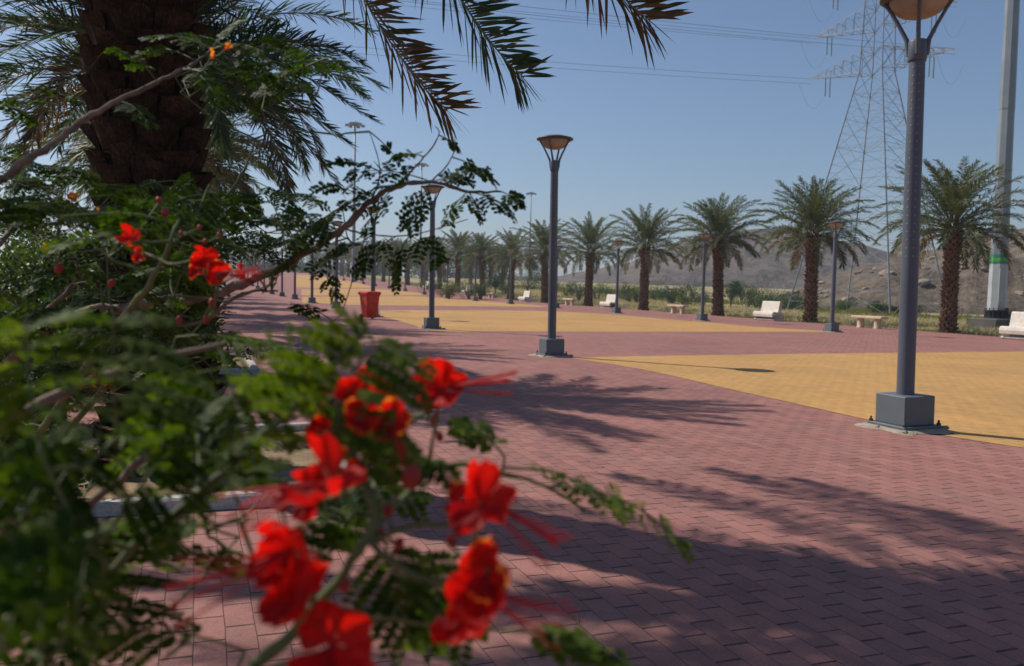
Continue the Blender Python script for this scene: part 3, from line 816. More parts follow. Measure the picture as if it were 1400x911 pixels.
sp1 = [
    (bez(C1, C1 + Vector((1.0, -.3, .75)), P(565, -14, 4.9), P(716, 106, 4.6)), 84, .52, False, .8),
    (bez(C1, C1 + Vector((.8, -.1, .55)), P(418, -14, 5.0), P(612, 152, 4.85)), 84, .52, True, .7),
    (bez(C1, C1 + Vector((1.2, -.7, .95)), P(735, -75, 4.2), P(888, 28, 3.9)), 74, .50, True, .7),
]
for dx, dy, dz in ((-.45, 2.65, .3), (.05, 2.4, .3), (.45, 1.75, .5), (-1.15, 2.35, .3), (1.3, 1.3, .3), (-1.9, 1.6, -.1)):
    sp1.append((bez(C1, C1 + Vector((dx * .1, dy * .1, 1.15)), C1 + Vector((dx * .75, dy * .75, 1.1)), C1 + Vector((dx, dy, dz))), 56, .30, False, .01))
for dx, dy, dz in ((-2.7, -.1, .1), (-2.6, -.7, .0), (-2.2, -1.2, .2), (-1.6, -1.7, .0), (-2.0, -.4, .6), (-1.3, -1.0, .7), (-1.7, .2, .4)):  # out-of-view fronds on the left, added to shade the paving
    sp1.append((bez(C1, C1 + Vector((dx * .1, dy * .1, .9)), C1 + Vector((dx * .7, dy * .7, .9)), C1 + Vector((dx, dy, dz))), 60, .44, False))
near_palm(N1, 4.95, (-.31, 0), 101, 'nearest date palm, its thick dark scaly trunk cut by the top edge at left', 44, 3.1, sp1)
C2 = Vector((N2.x - .1, N2.y, 4.15))
sp2 = [
    (bez(C2, C2 + Vector((-.9, -.4, .7)), P(60, 45, 10.6), P(-45, 100, 10.2)), 70, .46, False),
    (bez(C2, C2 + Vector((-.8, -.4, .9)), P(70, -10, 10.8), P(-60, -5, 10.4)), 70, .46, False),
    (bez(C2, C2 + Vector((-.9, -.2, .3)), P(60, 110, 11.2), P(-10, 215, 10.9)), 70, .46, True),
    (bez(C2, C2 + Vector((.9, -.6, .6)), P(345, 70, 10.3), P(392, 262, 10.0)), 76, .5, True),
    (bez(C2, C2 + Vector((.9, .2, .9)), P(390, 40, 11.4), P(520, 118, 11.6)), 70, .46, False),
    (bez(C2, C2 + Vector((.9, -.2, .7)), P(400, 95, 11.2), P(512, 165, 11.0)), 70, .42, False),
    (bez(C2, C2 + Vector((.8, .3, .4)), P(390, 130, 11.8), P(478, 198, 12.0)), 70, .42, False),
    (bez(C2, C2 + Vector((.8, -.1, .3)), P(380, 140, 11), P(465, 258, 11.2)), 70, .42, False),
]
near_palm(N2, 4.1, (-.1, 0), 202, 'second date palm, its spreading crown seen behind the nearest dark trunk', 62, 3.1, sp2, .30, .26)

# ------------------------------------------------------------------ benches
def curved_bench():
    root = empty('stone_bench', (0, 0, 0))
    # profile in the x (depth, front at -x) / z plane, extruded along y ; hollow C at the foot
    seat = [(-.36, .20), (-.38, .32), (-.35, .42), (-.29, .46), (.10, .43), (.22, .43), (.30, .36), (.30, .06), (.24, .0), (-.22, .0), (-.28, .05), (-.24, .10), (.14, .11), (.18, .16), (.18, .28), (.12, .32), (-.20, .33), (-.26, .30), (-.27, .22), (-.30, .18)]
    def ext(prof, y0, y1, name, parent, inset=.012):
        mb = MB()
        rows = [[(x, y, z) for x, z in prof] for y in (y0, y0 + inset, y1 - inset, y1)]
        c = (sum(p[0] for p in prof) / len(prof), sum(p[1] for p in prof) / len(prof))
        mb.grid(rows, 0, False, True)
        bm = bmesh.new()
        vs = [bm.verts.new(p) for p in rows[0]]; bm.faces.new(vs); bmesh.ops.triangulate(bm, faces=bm.faces[:])
        tris = [[v.co.copy() for v in f.verts] for f in bm.faces]; bm.free()
        for t in tris:
            mb.face(t, 0); mb.face([(p.x, y1, p.z) for p in reversed(t)], 0)
        return mb.build(name, M['stone'], parent)
    ext(seat, -.78, .78, 'seat', root)
    back = [(.10, .425), (.14, .60), (.20, .93), (.23, .98), (.29, .98), (.33, .93), (.31, .60), (.305, .36), (.22, .43)]
    ext(back, -.60, .78, 'backrest', root)
    return root
def slab_bench():
    root = empty('low_stone_bench', (0, 0, 0))
    mb = MB(); mb.box((0, 0, .47), (.44, 1.66, .11), bev=.02); mb.build('seat', M['sandstone'], root)
    for s in (-1, 1):
        mb = MB(); mb.lathe([(.16, 0), (.16, .03), (.145, .06), (.145, .36), (.165, .412)], 14, (0, s * .46, 0)); mb.build('leg', M['sandstone'], root)
    return root
cb = curved_bench(); cf = [True]; sb = slab_bench(); sf = [True]
for k, (px, lab) in enumerate([(1404, 'pale curved stone bench cut by the right edge, below the banded mast'), (1050, 'pale curved stone bench between the second and third palms from the right'), (832, 'pale curved stone bench beside a lamp, right of the middle palms'),
                (717, 'small pale curved bench left of the middle lamp'), (637, 'distant pale curved bench, second to the left of the middle lamp'), (583, 'farthest pale curved bench of the right-hand edge')]):
    r_ = (px - 700) / FPX; y = 29.0 / (r_ + .375)
    place(cb, cf, (r_ * y, y), PHI, lab, 'bench', 'curved benches along the palm row')
for px, lab in [(1188, 'low slab bench on two round legs at the right, beside a street lamp'), (926, 'low slab bench between the third and fourth palms from the right'), (778, 'low slab bench just right of the middle street lamp'), (671, 'small distant low slab bench left of the middle lamp'), (608, 'farthest low slab bench of the right-hand edge')]:
    r_ = (px - 700) / FPX; y = 29.0 / (r_ + .375)
    place(sb, sf, (r_ * y, y), PHI + .06, lab, 'bench', 'low slab benches along the palm row')

# ------------------------------------------------------------------ red wheeled bin
def make_bin():
    p = at(505, 436.5)
    root = empty('wheeled_bin', p, PHI + .3, .9, 'red plastic wheeled bin standing in front of a street lamp', 'bin')
    mb = MB()
    rows = []
    for z, hx, hy in [(.06, .20, .24), (.3, .225, .27), (.6, .25, .30), (.9, .27, .33), (.93, .30, .36), (.97, .30, .36)]:
        b = .04
        rows.append([(-hx + b, -hy, z), (hx - b, -hy, z), (hx, -hy + b, z), (hx, hy - b, z), (hx - b, hy, z), (-hx + b, hy, z), (-hx, hy - b, z), (-hx, -hy + b, z)])
    mb.grid(rows, 0, False, True); mb.face(list(reversed(rows[0])), 0); mb.face(rows[-1], 0)
    mb.build('body', M['bin_red'], root)
    mb = MB(); rows = []
    for z, s in [(.972, 1.0), (1.0, 1.02), (1.04, .95), (1.065, .7)]:
        hx, hy = .31 * s, .37 * s
        rows.append([(-hx + .04, -hy, z), (hx - .04, -hy, z), (hx, -hy + .04, z), (hx, hy - .04, z), (hx - .04, hy, z), (-hx + .04, hy, z), (-hx, hy - .04, z), (-hx, -hy + .04, z)])
    mb.grid(rows, 0, False, True); mb.face(rows[-1], 0); mb.build('lid', M['bin_red'], root)
    mb = MB(); mb.tube([(-.27, .40, .96), (-.27, .45, .98), (.27, .45, .98), (.27, .40, .96)], .018, 6); mb.build('handle', M['bin_red'], root)
    for s in (-1, 1):
        mb = MB(); mb.lathe([(0, -.025), (.08, -.025), (.10, -.018), (.10, .018), (.08, .025), (0, .025)], 18, (s * .24, .22, .10), M=Matrix.Rotation(R(90), 3, 'Y'))
        mb.build('wheel', M['black'], root)
    mb = MB(); mb.lathe([(.075, -.004), (.085, .004), (.07, .006), (.06, -.004)], 20, (0, -.299, .6), M=Matrix.Rotation(R(84), 3, 'X')); mb.build('round_mark', M['bin_red'], root)
make_bin()

# ------------------------------------------------------------------ tall banded mast at the right
def make_mast():
    y = 42.0; r_ = (1361 - 700) / FPX; p = Vector((r_ * y, y, gz(r_ * y, y) - .10))
    root = empty('lighting_mast', p, .4, 1, 'very tall grey octagonal mast with white foot and green band, at the right edge', 'mast')
    K = dict(k=8, smooth=False)
    mb = MB(); mb.box((0, 0, .30), (2.1, 1.7, .6), bev=.05); mb.build('plinth', M['dark_conc'], root)
    mb = MB(); mb.lathe([(.0, .6), (.56, .6), (.56, .68), (.44, .68), (.44, .95), (.55, .95), (.55, 1.02), (0, 1.02)], 24, smooth=False)
    fl = mb.build('flange', M['black'], root)
    for j in range(16):
        a = j * math.pi / 8
        mb = MB(); mb.lathe([(.03, .68), (.03, 1.12), (0, 1.13)], 6, (.50 * math.cos(a), .50 * math.sin(a), 0)); mb.build('bolt', M['black'], fl)
    mb = MB(); mb.lathe([(.43, 1.02), (.405, 3.30)], 8, smooth=False); mb.build('foot_section', M['mast_white'], root)
    mb = MB()
    a = -2.05; er = Vector((math.cos(a), math.sin(a), 0)); et = Vector((-math.sin(a), math.cos(a), 0))
    ring = []
    for (x, z) in [(-.13, 1.35), (-.07, 1.25), (.07, 1.25), (.13, 1.35), (.13, 2.95), (.07, 3.05), (-.07, 3.05), (-.13, 2.95)]: ring.append((x, z))
    f_ = [er * .425 + et * x + Vector((0, 0, z)) for x, z in ring]; g_ = [er * .30 + et * x + Vector((0, 0, z)) for x, z in ring]
    mb.face(f_, 0); mb.grid([g_, f_], 0, False, True); mb.build('hatch', M['mast_white'], root)
    mb = MB(); mb.lathe([(.408, 3.30), (.406, 3.44)], 8, smooth=False, mat=0); mb.lathe([(.406, 3.44), (.404, 3.60)], 8, smooth=False, mat=1); mb.lathe([(.404, 3.60), (.402, 3.78)], 8, smooth=False, mat=0)
    mb.build('painted_band', [M['band_green'], M['band_lime']], root)
    mb = MB(); mb.lathe([(.398, 3.78), (.345, 10.9)], 8, smooth=False); mb.lathe([(.36, 10.9), (.27, 22)], 8, smooth=False); mb.lathe([(.28, 22), (.17, 34), (0, 34)], 8, smooth=False)
    mb.build('shaft', M['mast'], root)
    mb = MB(); mb.lathe([(.2, 33.3), (1.3, 33.4), (1.3, 33.6), (.2, 33.7)], 16, smooth=False)
    hd = mb.build('head_ring', M['mast'], root)
    for j in range(8):
        a = j * math.pi / 4
        mb = MB(); mb.box((1.55 * math.cos(a), 1.55 * math.sin(a), 33.35), (.5, .4, .25), Matrix.Rotation(a, 3, 'Z'), bev=.03); mb.build('floodlight', M['mast'], hd)
make_mast()
def far_mast():
    root = empty('floodlight_mast', (0, 0, 0))
    mb = MB(); mb.lathe([(.30, 0), (.24, 10), (.12, 24), (0, 24)], 8); mb.build('shaft', M['mast'], root)
    mb = MB(); mb.lathe([(.15, 23.3), (1.0, 23.4), (1.0, 23.65), (.15, 23.7)], 12, smooth=False); mb.build('head_ring', M['mast'], root)
    for j in range(6):
        a = j * math.pi / 3
        mb = MB(); mb.box((1.2 * math.cos(a), 1.2 * math.sin(a), 23.3), (.5, .4, .3), Matrix.Rotation(a, 3, 'Z')); mb.build('floodlight', M['mast'], root)
    return root
fm = far_mast(); ff = [True]
for px, top, lab in [(482, 171, 'thin distant floodlight mast rising left of the leafy branch tip'), (722, 275, 'thin distant floodlight mast just left of the middle lamp'), (573, 235, 'faint thin mast behind the leafy twigs')]:
    hor = 393 + (px - 700) * .033
    y = 24 * FPX / (hor + 3 - top) if px != 573 else 175
    r_ = (px - 700) / FPX
    place(fm, ff, (r_ * y, y), .3, lab, 'mast', 'distant floodlight masts')

# ------------------------------------------------------------------ pylon and lines
def make_pylon():
    y = 72.0; r_ = (1184 - 700) / FPX
    base = Vector((r_ * y, y, gz(r_ * y, y) - .1))
    ang = math.atan2(-8.6, 6.5)                      # the arms run this way
    root = empty('lattice_pylon', base, ang, 1, 'tall steel lattice power pylon behind the palms at the right', 'pylon')
    wz = lambda z: 4.7 - (4.7 - 1.0) * min(z, 20.5) / 20.5 - (0.35 * max(0, z - 20.5) / 15)
    lv = [0, 4.2, 8.0, 11.3, 14.2, 16.6, 18.7, 20.5, 22.3, 24.1, 26.0, 28.0, 30, 33, 36]
    crn = [(-1, -1), (1, -1), (1, 1), (-1, 1)]
    pt = lambda c, z: Vector((c[0] * wz(z), c[1] * wz(z), z))
    for c in crn:
        mb = MB(); mb.tube([pt(c, z) for z in lv], [.085 - .0015 * z for z in lv], 4, smooth=False); mb.build('leg', M['galv'], root)
    br = MB()
    def bar(a, b, r=.045): br.tube([a, b], r * .5, 3, smooth=False, cap=False)
    for i in range(len(lv) - 1):
        z0, z1 = lv[i], lv[i + 1]
        for k in range(4):
            a, b = crn[k], crn[(k + 1) % 4]
            bar(pt(a, z0), pt(b, z1)); bar(pt(b, z0), pt(a, z1))
            bar(pt(a, z1), pt(b, z1), .04)
            if z0 < 17:
                mid = (pt(a, (z0 + z1) / 2) + pt(b, (z0 + z1) / 2)) / 2
                for c in (a, b):
                    bar(pt(c, z0 + (z1 - z0) * .5), mid, .03)
                    q = (pt(c, z0) + mid) / 2
                    bar(pt(c, z0 + (z1 - z0) * .25), q, .025); bar(q, (pt(a, z0) + pt(b, z0)) / 2, .025)
                    q = (pt(c, z1) + mid) / 2
                    bar(pt(c, z0 + (z1 - z0) * .75), q, .025); bar(q, (pt(a, z1) + pt(b, z1)) / 2, .025)
        if i % 2: bar(pt(crn[0], z1), pt(crn[2], z1), .03); bar(pt(crn[1], z1), pt(crn[3], z1), .03)
    br.build('bracing', M['galv'], root)
    tips = []
    for z in (20.5, 24.1, 28.0):
        for s in (-1, 1):
            L = 6.4 if z < 27 else 5.8
            ab = MB()
            tip = Vector((s * L, 0, z + .55))
            w0, w1 = wz(z), wz(z + 1.8)
            ends = [Vector((s * w0, -w0, z)), Vector((s * w0, w0, z)), Vector((s * w1, -w1, z + 1.8)), Vector((s * w1, w1, z + 1.8))]
            for e in ends: ab.tube([e, tip], .035, 3, smooth=False)
            n = 6
            for k in range(1, n + 1):
                f0, f1 = (k - 1) / n, k / n
                q0 = [e.lerp(tip, f0) for e in ends]; q1 = [e.lerp(tip, f1) for e in ends]
                for a, b in ((0, 1), (2, 3), (0, 2), (1, 3)):
                    ab.tube([q0[a], q1[b]], .025, 3, smooth=False, cap=False)
                    ab.tube([q0[a], q0[b]], .022, 3, smooth=False, cap=False)
            arm = ab.build('cross_arm', M['galv'], root)
            for dy in (-.35, .35):
                ins = MB()
                p0 = Vector((s * L * .72, dy, z + .3)); zz = [(.035, 0)]
                prof = []
                for q in range(12): prof += [(.03, -q * .14), (.07, -q * .14 - .05), (.03, -q * .14 - .09)]
                ins.lathe(prof, 8, p0 + Vector((0, 0, 0))); ins.build('insulator', M['wire'], arm)
            jp = MB(); jp.tube([Vector((s * L * .95, -2.2 + 4.4 * t, z - .2 - 1.9 * math.sin(math.pi * t))) for t in [k / 12 for k in range(13)]], .009, 4)
            jp.build('jumper_cable', M['wire'], arm)
            tips.append((z, s, tip))
    return root, base, ang, tips
pyl, pb, pang, ptips = make_pylon()
rotm = Matrix.Rotation(pang, 3, 'Z')
HN = {20.5: 'lowest', 24.1: 'middle', 28.0: 'top'}
for z, s, tip in ptips:
    tw = pb + rotm @ tip
    for sgn, dirv in ((1, Vector((-25, -11.6, 0)).normalized()),):
        mb = MB()
        for off in (-.22, .22):
            pts = []
            for k in range(41):
                u = k / 40
                L = 300
                pts.append(tw + dirv * L * u + Vector((0, 0, -4 * 6.0 * u * (1 - u) + off - 0)) + Vector((0, 0, -.2)))
            mb.tube(pts, .013, 3, smooth=False)
        lab = 'thin twin power line leaving the %s %s arm of the pylon to the %s' % (HN[z], 'left' if s < 0 else 'right', 'left' if sgn > 0 else 'right')
        tag(mb.build('power_line', M['wire']), lab, 'power line', 'power lines hung from the pylon')

# ------------------------------------------------------------------ field: grass, bushes, rocks
def leafcloud(mb, c, rx, rz, n, size, rnd, mat=0, clumps=9):
    cl = []
    for k in range(clumps):
        a = rnd.uniform(0, 6.28); rr = rnd.uniform(.2, .85) * rx
        cl.append((Vector((c[0] + rr * math.cos(a), c[1] + rr * math.sin(a), c[2] + rnd.uniform(.25, 1.0) * rz)), rnd.uniform(.28, .5) * rx))
    cl.append((Vector((c[0], c[1], c[2] + rz * .55)), rx * .6))
    for k in range(n):
        q, r_ = rnd.choice(cl)
        d = Vector((rnd.gauss(0, 1), rnd.gauss(0, 1), rnd.gauss(0, 1))).normalized()
        p = q + d * r_ * rnd.random() ** .45
        if p.z < c[2] + .02: p.z = c[2] + rnd.uniform(.02, .3 * rz)
        dd = (d + Vector((rnd.gauss(0, .6), rnd.gauss(0, .6), rnd.gauss(.3, .6)))).normalized()
        nn = Vector((rnd.gauss(0, 1), rnd.gauss(0, 1), rnd.gauss(0, 1) + .6)).normalized()
        leaflet(mb, p, dd, nn, size * rnd.uniform(.7, 1.4), size * .3, mat, .1, 1)
def bush(name, p, rx, h, n, size, mat, rnd, label, cat, group, trunk=False):
    root = empty(name, (p[0], p[1], gz(p[0], p[1]) - .1), 0, 1, label, cat, group)
    mb = MB()
    z0 = h * .25 if trunk else 0
    leafcloud(mb, (0, 0, z0), rx, (h - z0) * .82, n, size, rnd)
    mb.build('crown' if trunk else 'foliage', M[mat], root)
    mb = MB()
    for k in range(1 if trunk else 5):
        a = rnd.uniform(0, 6.28); s = 0 if trunk else rx * .4
        mb.tube([(0.03 * k, 0, 0), (s * .5 * math.cos(a), s * .5 * math.sin(a), h * .35), (s * math.cos(a), s * math.sin(a), h * .7)], [h * .03 + .015, h * .02 + .01, .01], 6)
    if trunk:
        for k in range(5):
            a = rnd.uniform(0, 6.28); mb.tube([(0, 0, h * .3), (rx * .5 * math.cos(a), rx * .5 * math.sin(a), h * .62)], [h * .02, .01], 5)
    mb.build('trunk' if trunk else 'stem', M['wood'], root)
    return root
rnd = random.Random(77)
bl = [(720, 388, 2.6, 3.4, 'bush_b', 92, True, 'round dark green tree left of the middle lamp behind the palms'),
      (676, 386, 1.5, 2.4, 'bush_b', 95, True, 'small dark conical tree between palms left of the middle lamp'),
      (998, 396, 1.2, 2.7, 'bush_b', 78, True, 'upright dark green shrub right of the third palm from the right'),
      (1085, 399, 1.9, 1.6, 'bush_b', 74, False, 'dark bush between the second and third palms from the right'),
      (1203, 402, .9, 1.3, 'bush_a', 68, True, 'bright green sapling at the foot of the rubble slope'),
      (1220, 404, .5, .8, 'bush_a', 68, False, 'tiny bright green bush beside the sapling at the slope foot'),
      (1375, 402, .6, .9, 'bush_b', 55, False, 'small dark bush just right of the banded mast')]
for px, py, rx, h, mt, y, tr, lab in bl:
    r_ = (px - 700) / FPX
    bush('small_tree' if tr else 'bush', (r_ * y, y), rx, h, int(1500 + 1800 * rx), .10, mt, rnd, lab, 'tree' if tr else 'bush', 'greenery in the dry field', tr)
adj = ['pale', 'mid-green', 'dark', 'yellowish', 'dusty', 'sprawling', 'rounded', 'ragged', 'low', 'upright']
xsb = [590, 612, 640, 655, 690, 756, 772, 790, 815, 838, 858, 868, 893, 905, 918, 932, 946, 958, 1012, 1022, 1032, 1043, 1060, 1130, 1150, 1165, 1240, 1262]
for k, px in enumerate(xsb):
    y = rnd.uniform(76, 100); r_ = (px - 700) / FPX
    mt = rnd.choice(['bush_a', 'bush_a', 'bush_b', 'bush_c']); h = rnd.uniform(1.2, 2.5) if px < 1100 else rnd.uniform(.6, 1.3)
    ref = ('left of the middle lamp' if px < 745 else 'just right of the middle lamp' if px < 870 else 'below the grey hill' if px < 1070 else 'near the pylon foot')
    tone = {'bush_a': 'mid-green', 'bush_b': 'dark green', 'bush_c': 'olive'}[mt]
    bush('bush', (r_ * y, y), rnd.uniform(.9, 1.7), h, 2000, .10, mt, rnd, '%s field bush %s, %s from left' % (tone, ref, (ORD + ['twenty-fifth', 'twenty-sixth', 'twenty-seventh', 'twenty-eighth'])[k]), 'bush', 'bushes across the dry field')
# far belt of trees and scrub that reads as one mass
mb = MB(); r2 = random.Random(8)
for k in range(150):
    x = r2.uniform(-150, 110); y = 232 + r2.uniform(-6, 30)
    if x > -5: continue
    leafcloud(mb, (x, y, gz(x, y) - .3), r2.uniform(2.5, 5), r2.uniform(2, 4.2), 200, .8, r2, 0, 6)
tag(mb.build('far_woodland', M['bush_b']), 'dark belt of distant scrub closing the horizon behind the plaza', 'woodland', kind='stuff')

def grass(name, label, mat, region, n, h, wdt, seed, blades=6):
    r_ = random.Random(seed); mb = MB()
    for k in range(n):
        p = region(r_)
        if p is None: continue
        hh = h * r_.uniform(.5, 1.4) * (0.6 + .8 * abs(noise.noise(Vector((p[0] * .25, p[1] * .25, seed)))))
        z = gz(p[0], p[1]) - .1
        for b in range(blades):
            a = r_.uniform(0, 6.28); l = r_.uniform(.1, .55)
            d = Vector((math.cos(a) * l, math.sin(a) * l, 1)).normalized()
            q = Vector((p[0] + r_.gauss(0, .12), p[1] + r_.gauss(0, .12), z))
            nn = Vector((r_.gauss(0, .3), -1, .2)).normalized()
            leaflet(mb, q, d, nn, hh * r_.uniform(.6, 1.2), wdt, 0, .1, 1)
    return tag(mb.build(name, M[mat]), label, 'grass', kind='stuff')
def reg(c0, c1, y0, y1, pw=1.6):
    def f(r_):
        y = y0 + (y1 - y0) * r_.random() ** pw
        c = r_.uniform(c0, c1)
        return (c - .375 * y, y)
    return f
def patchy(fn, sc, thr, off):
    def f(r_):
        for _ in range(6):
            p = fn(r_)
            if noise.noise(Vector((p[0] * sc, p[1] * sc, off))) > thr: return p
        return None
    return f
grass('dry_grass', 'pale dry grass covering the field behind the palms', 'grass_dry', reg(30.8, 50, 22, 130), 21000, .38, .018, 3)
grass('field_grass', 'yellow-green weeds further out in the field', 'grass_green', patchy(reg(47, 70, 30, 135), .09, -.02, 4), 6500, .5, .03, 5)
grass('kerb_grass', 'green grass tufts along the paving edge under the palms', 'grass_green', patchy(reg(30.2, 31.6, 22, 120), .25, 0.08, 9), 2200, .22, .014, 6, 8)
# boulders on the slope
r3 = random.Random(12)
hs = bpy.data.objects['rubble_slope']
hv = [v.co.copy() for v in hs.data.vertices]
vis = [v for v in hv if 84 < v.y / 1.0 * math.sqrt(1) and v.y < 112 and v.x > 28 and v.z > gz(v.x, v.y) + .5]
rb = []
for q in range(4):
    bm = bmesh.new(); bmesh.ops.create_icosphere(bm, subdivisions=2, radius=1)
    for v in bm.verts: v.co = v.co * (1 + .38 * noise.noise(v.co * 1.3 + Vector((q * 9, 0, 0)))); v.co.z *= .7
    me = bpy.data.meshes.new('boulder'); bm.to_mesh(me); bm.free(); me.materials.append(M['rock']); rb.append(me)
for k in range(170):
    v = r3.choice(vis) + Vector((r3.uniform(-.6, .6), r3.uniform(-.6, .6), 0))
    o = bpy.data.objects.new('boulder', rb[k % 4]); COL.objects.link(o)
    s = r3.choice([.16, .2, .25, .3, .4, .5, .7]) * r3.uniform(.8, 1.1)
    o.location = v + Vector((0, 0, s * .1)); o.scale = (s * r3.uniform(.8, 1.4), s * r3.uniform(.8, 1.2), s * r3.uniform(.6, 1)); o.rotation_euler = (r3.uniform(-.4, .4), r3.uniform(-.4, .4), r3.uniform(0, 6.28))
    tag(o, 'loose pale brown boulder among many on the rubble slope at the right', 'boulder', 'boulders on the rubble slope')

# fence at the far left end
def fence():
    a = Vector((-66, 190, 0)); b = Vector((-50, 184, 0))
    root = empty('picket_fence', (a.x, a.y, gz(a.x, a.y)), 0, 1, 'dark iron picket fence far off behind the red flowers at left', 'fence')
    o = Vector(root.location); n = 30; mb = MB(); L = (b - a)
    for k in range(n):
        p = a + L * k / (n - 1) - Vector((o.x, o.y, 0))
        mb.tube([(p.x, p.y, -.1), (p.x, p.y, 3.1)], .09 if k % 6 == 0 else .05, 4, smooth=False)
    mb.build('picket', M['fence'], root)['kind'] = 'stuff'
    for z in (.4, 2.8):
        mb = MB(); mb.tube([(0, 0, z), (L.x, L.y, z)], .05, 4, smooth=False); mb.build('rail', M['fence'], root)
fence()

# ------------------------------------------------------------------ flowering shrubs
def bileaf(mb, base, tip, nrm, npin, pinL, rnd, mat=0, smat=1, curl=.06, lsz=.013, tr=.0011, start=.22, roll=None, al0=62, dens=.56):
    base = Vector(base); tip = Vector(tip); T0 = tip - base; L = T0.length; T0.normalize()
    S = T0.cross(nrm).normalized(); NN = S.cross(T0).normalized()
    if NN.dot(nrm) < 0: NN = -NN
    n = 8; pts = [base + T0 * L * t + NN * (curl * L * math.sin(t * math.pi)) + Vector((0, 0, -.10 * L * t * t)) for t in [i / n for i in range(n + 1)]]
    mb.tube(pts, [tr * 1.3 * (1 - .6 * i / n) for i in range(n + 1)], 4, smat)
    for i in range(npin):
        t = start + (1 - start) * (i + .5) / npin
        u = t * n; a = min(int(u), n - 1); p = pts[a].lerp(pts[a + 1], u - a); T = (pts[a + 1] - pts[a]).normalized()
        tt = (t - start) / (1 - start)
        PL = pinL * (.65 + .35 * math.sin(math.pi * min(1, tt * 1.3 + .15))) * rnd.uniform(.85, 1.1)
        for sg in (-1, 1):
            al = R(al0 - 24 * tt) + rnd.gauss(0, .1); rho = (rnd.gauss(0, .45) if roll is None else rnd.gauss(roll, .15))
            d0 = (T * math.cos(al) + S * sg * math.sin(al) + NN * rnd.gauss(.02, .1)).normalized()
            m = 5; pp = [p + d0 * PL * q / m + Vector((0, 0, -.22 * PL * (q / m) ** 2)) for q in range(m + 1)]
            mb.tube(pp, tr * .45, 3, smat, cap=False)
            npair = max(4, int(PL / (lsz * dens)))
            for j in range(npair):
                q = (j + .6) / npair; uu = q * m; b = min(int(uu), m - 1); r0 = pp[b].lerp(pp[b + 1], uu - b); D = (pp[b + 1] - pp[b]).normalized()
                W0 = D.cross(NN).normalized(); W = W0 * math.cos(rho) + NN * math.sin(rho); NW = D.cross(W)
                sz = lsz * (.75 + .35 * math.sin(math.pi * min(1, q * .9 + .15))) * rnd.uniform(.9, 1.1)
                for s2 in (-1, 1):
                    dd = (D * .45 + W * s2 * .9 + NW * rnd.gauss(.10, .16)).normalized()
                    ww = dd.cross(NW).normalized() * sz * .27
                    c0 = r0 + D * (.0008 * s2); e = c0 + dd * sz
                    k = len(mb.v)
                    mb.v.extend([tuple(c0), tuple(c0 + dd * sz * .3 + ww), tuple(c0 + dd * sz * .8 + ww * .95), tuple(e), tuple(c0 + dd * sz * .8 - ww * .95), tuple(c0 + dd * sz * .3 - ww)])
                    mb.f.append((k, k + 1, k + 2, k + 3, k + 4, k + 5)); mb.m.append(mat); mb.sm.append(False)
        if i == npin - 1: pass

def flower(parent, c, face, size, rnd, orange=False, stam=True, stam_dir=None, label=None):
    """five crinkled petals, long stamens; built in its own mesh round c"""
    face = Vector(face).normalized(); a0 = face.cross(Vector((.3, .2, 1))).normalized(); b0 = face.cross(a0)
    mb = MB(); rim = size < .0235 and rnd.random() < .5
    for k in range(5):
        an = k * 2 * math.pi / 5 + rnd.uniform(-.25, .25)
        d = a0 * math.cos(an) + b0 * math.sin(an); s = face.cross(d)
        PLn = size * rnd.uniform(.85, 1.15) * (.75 if k == 0 else 1); up = rnd.uniform(-.1, 1.3)
        rows = []
        nu, nv = 8, 9
        ph = rnd.uniform(0, 6)
        for i in range(nu + 1):
            u = i / nu; row = []
            wd = PLn * .43 * (.10 + .95 * math.sin(math.pi * min(1, u * .74)) ** 2.2)
            for j in range(nv + 1):
                v = 2 * j / nv - 1
                ruf = (.12 * math.sin(v * 5 + ph + u * 3) + .06 * math.sin(v * 11 + ph * 2)) * u * PLn
                edge = 1 - .16 * v * v - .05 * abs(math.sin(v * 7 + ph))
                p = c + d * PLn * u * edge * (math.cos(up * .7 * u)) + face * (PLn * u * math.sin(up * u * .9) + ruf + .22 * PLn * v * v * u) + s * wd * v
                row.append(p)
            rows.append(row)
        f0 = len(mb.f); mb.grid(rows, 0, True)
        if rim:
            for q in range(f0, len(mb.f)):
                i_, j_ = divmod(q - f0, nv)
                if i_ == nu - 1: mb.m[q] = 1
    fl = mb.build('flower', [M['petal_orange'] if orange else M['petal'], M['petal_orange']], parent)
    if label: fl['label'] = label
    if stam:
        mb = MB(); sdv = Vector(stam_dir).normalized() if stam_dir is not None else face
        for k in range(9):
            sp = Vector((rnd.gauss(0, .13), rnd.gauss(0, .13), rnd.gauss(0, .13)))
            d = (sdv + sp).normalized(); L = size * rnd.uniform(2.0, 2.7)
            e = face * .25 * size
            pts = [c + d * L * t + e * math.sin(math.pi * t) + Vector((0, 0, .10 * L * t * t)) for t in [q / 7 for q in range(8)]]
            mb.tube(pts, [size * .022] * 7 + [size * .035], 4, 0)
        mb.build('stamen', M['stamen'], fl)
    return fl
def bud(parent, c, d, size, rnd):
    d = Vector(d).normalized(); q = d.to_track_quat('Z', 'Y').to_matrix()
    mb = MB(); s = size * .8
    mb.lathe([(0, -s * .6), (s * .28, -s * .5), (s * .5, -s * .1), (s * .52, s * .25), (s * .35, s * .6), (s * .12, s * .82), (0, s * .85)], 10, c, M=q)
    return mb.build('bud', M['bud'], parent)

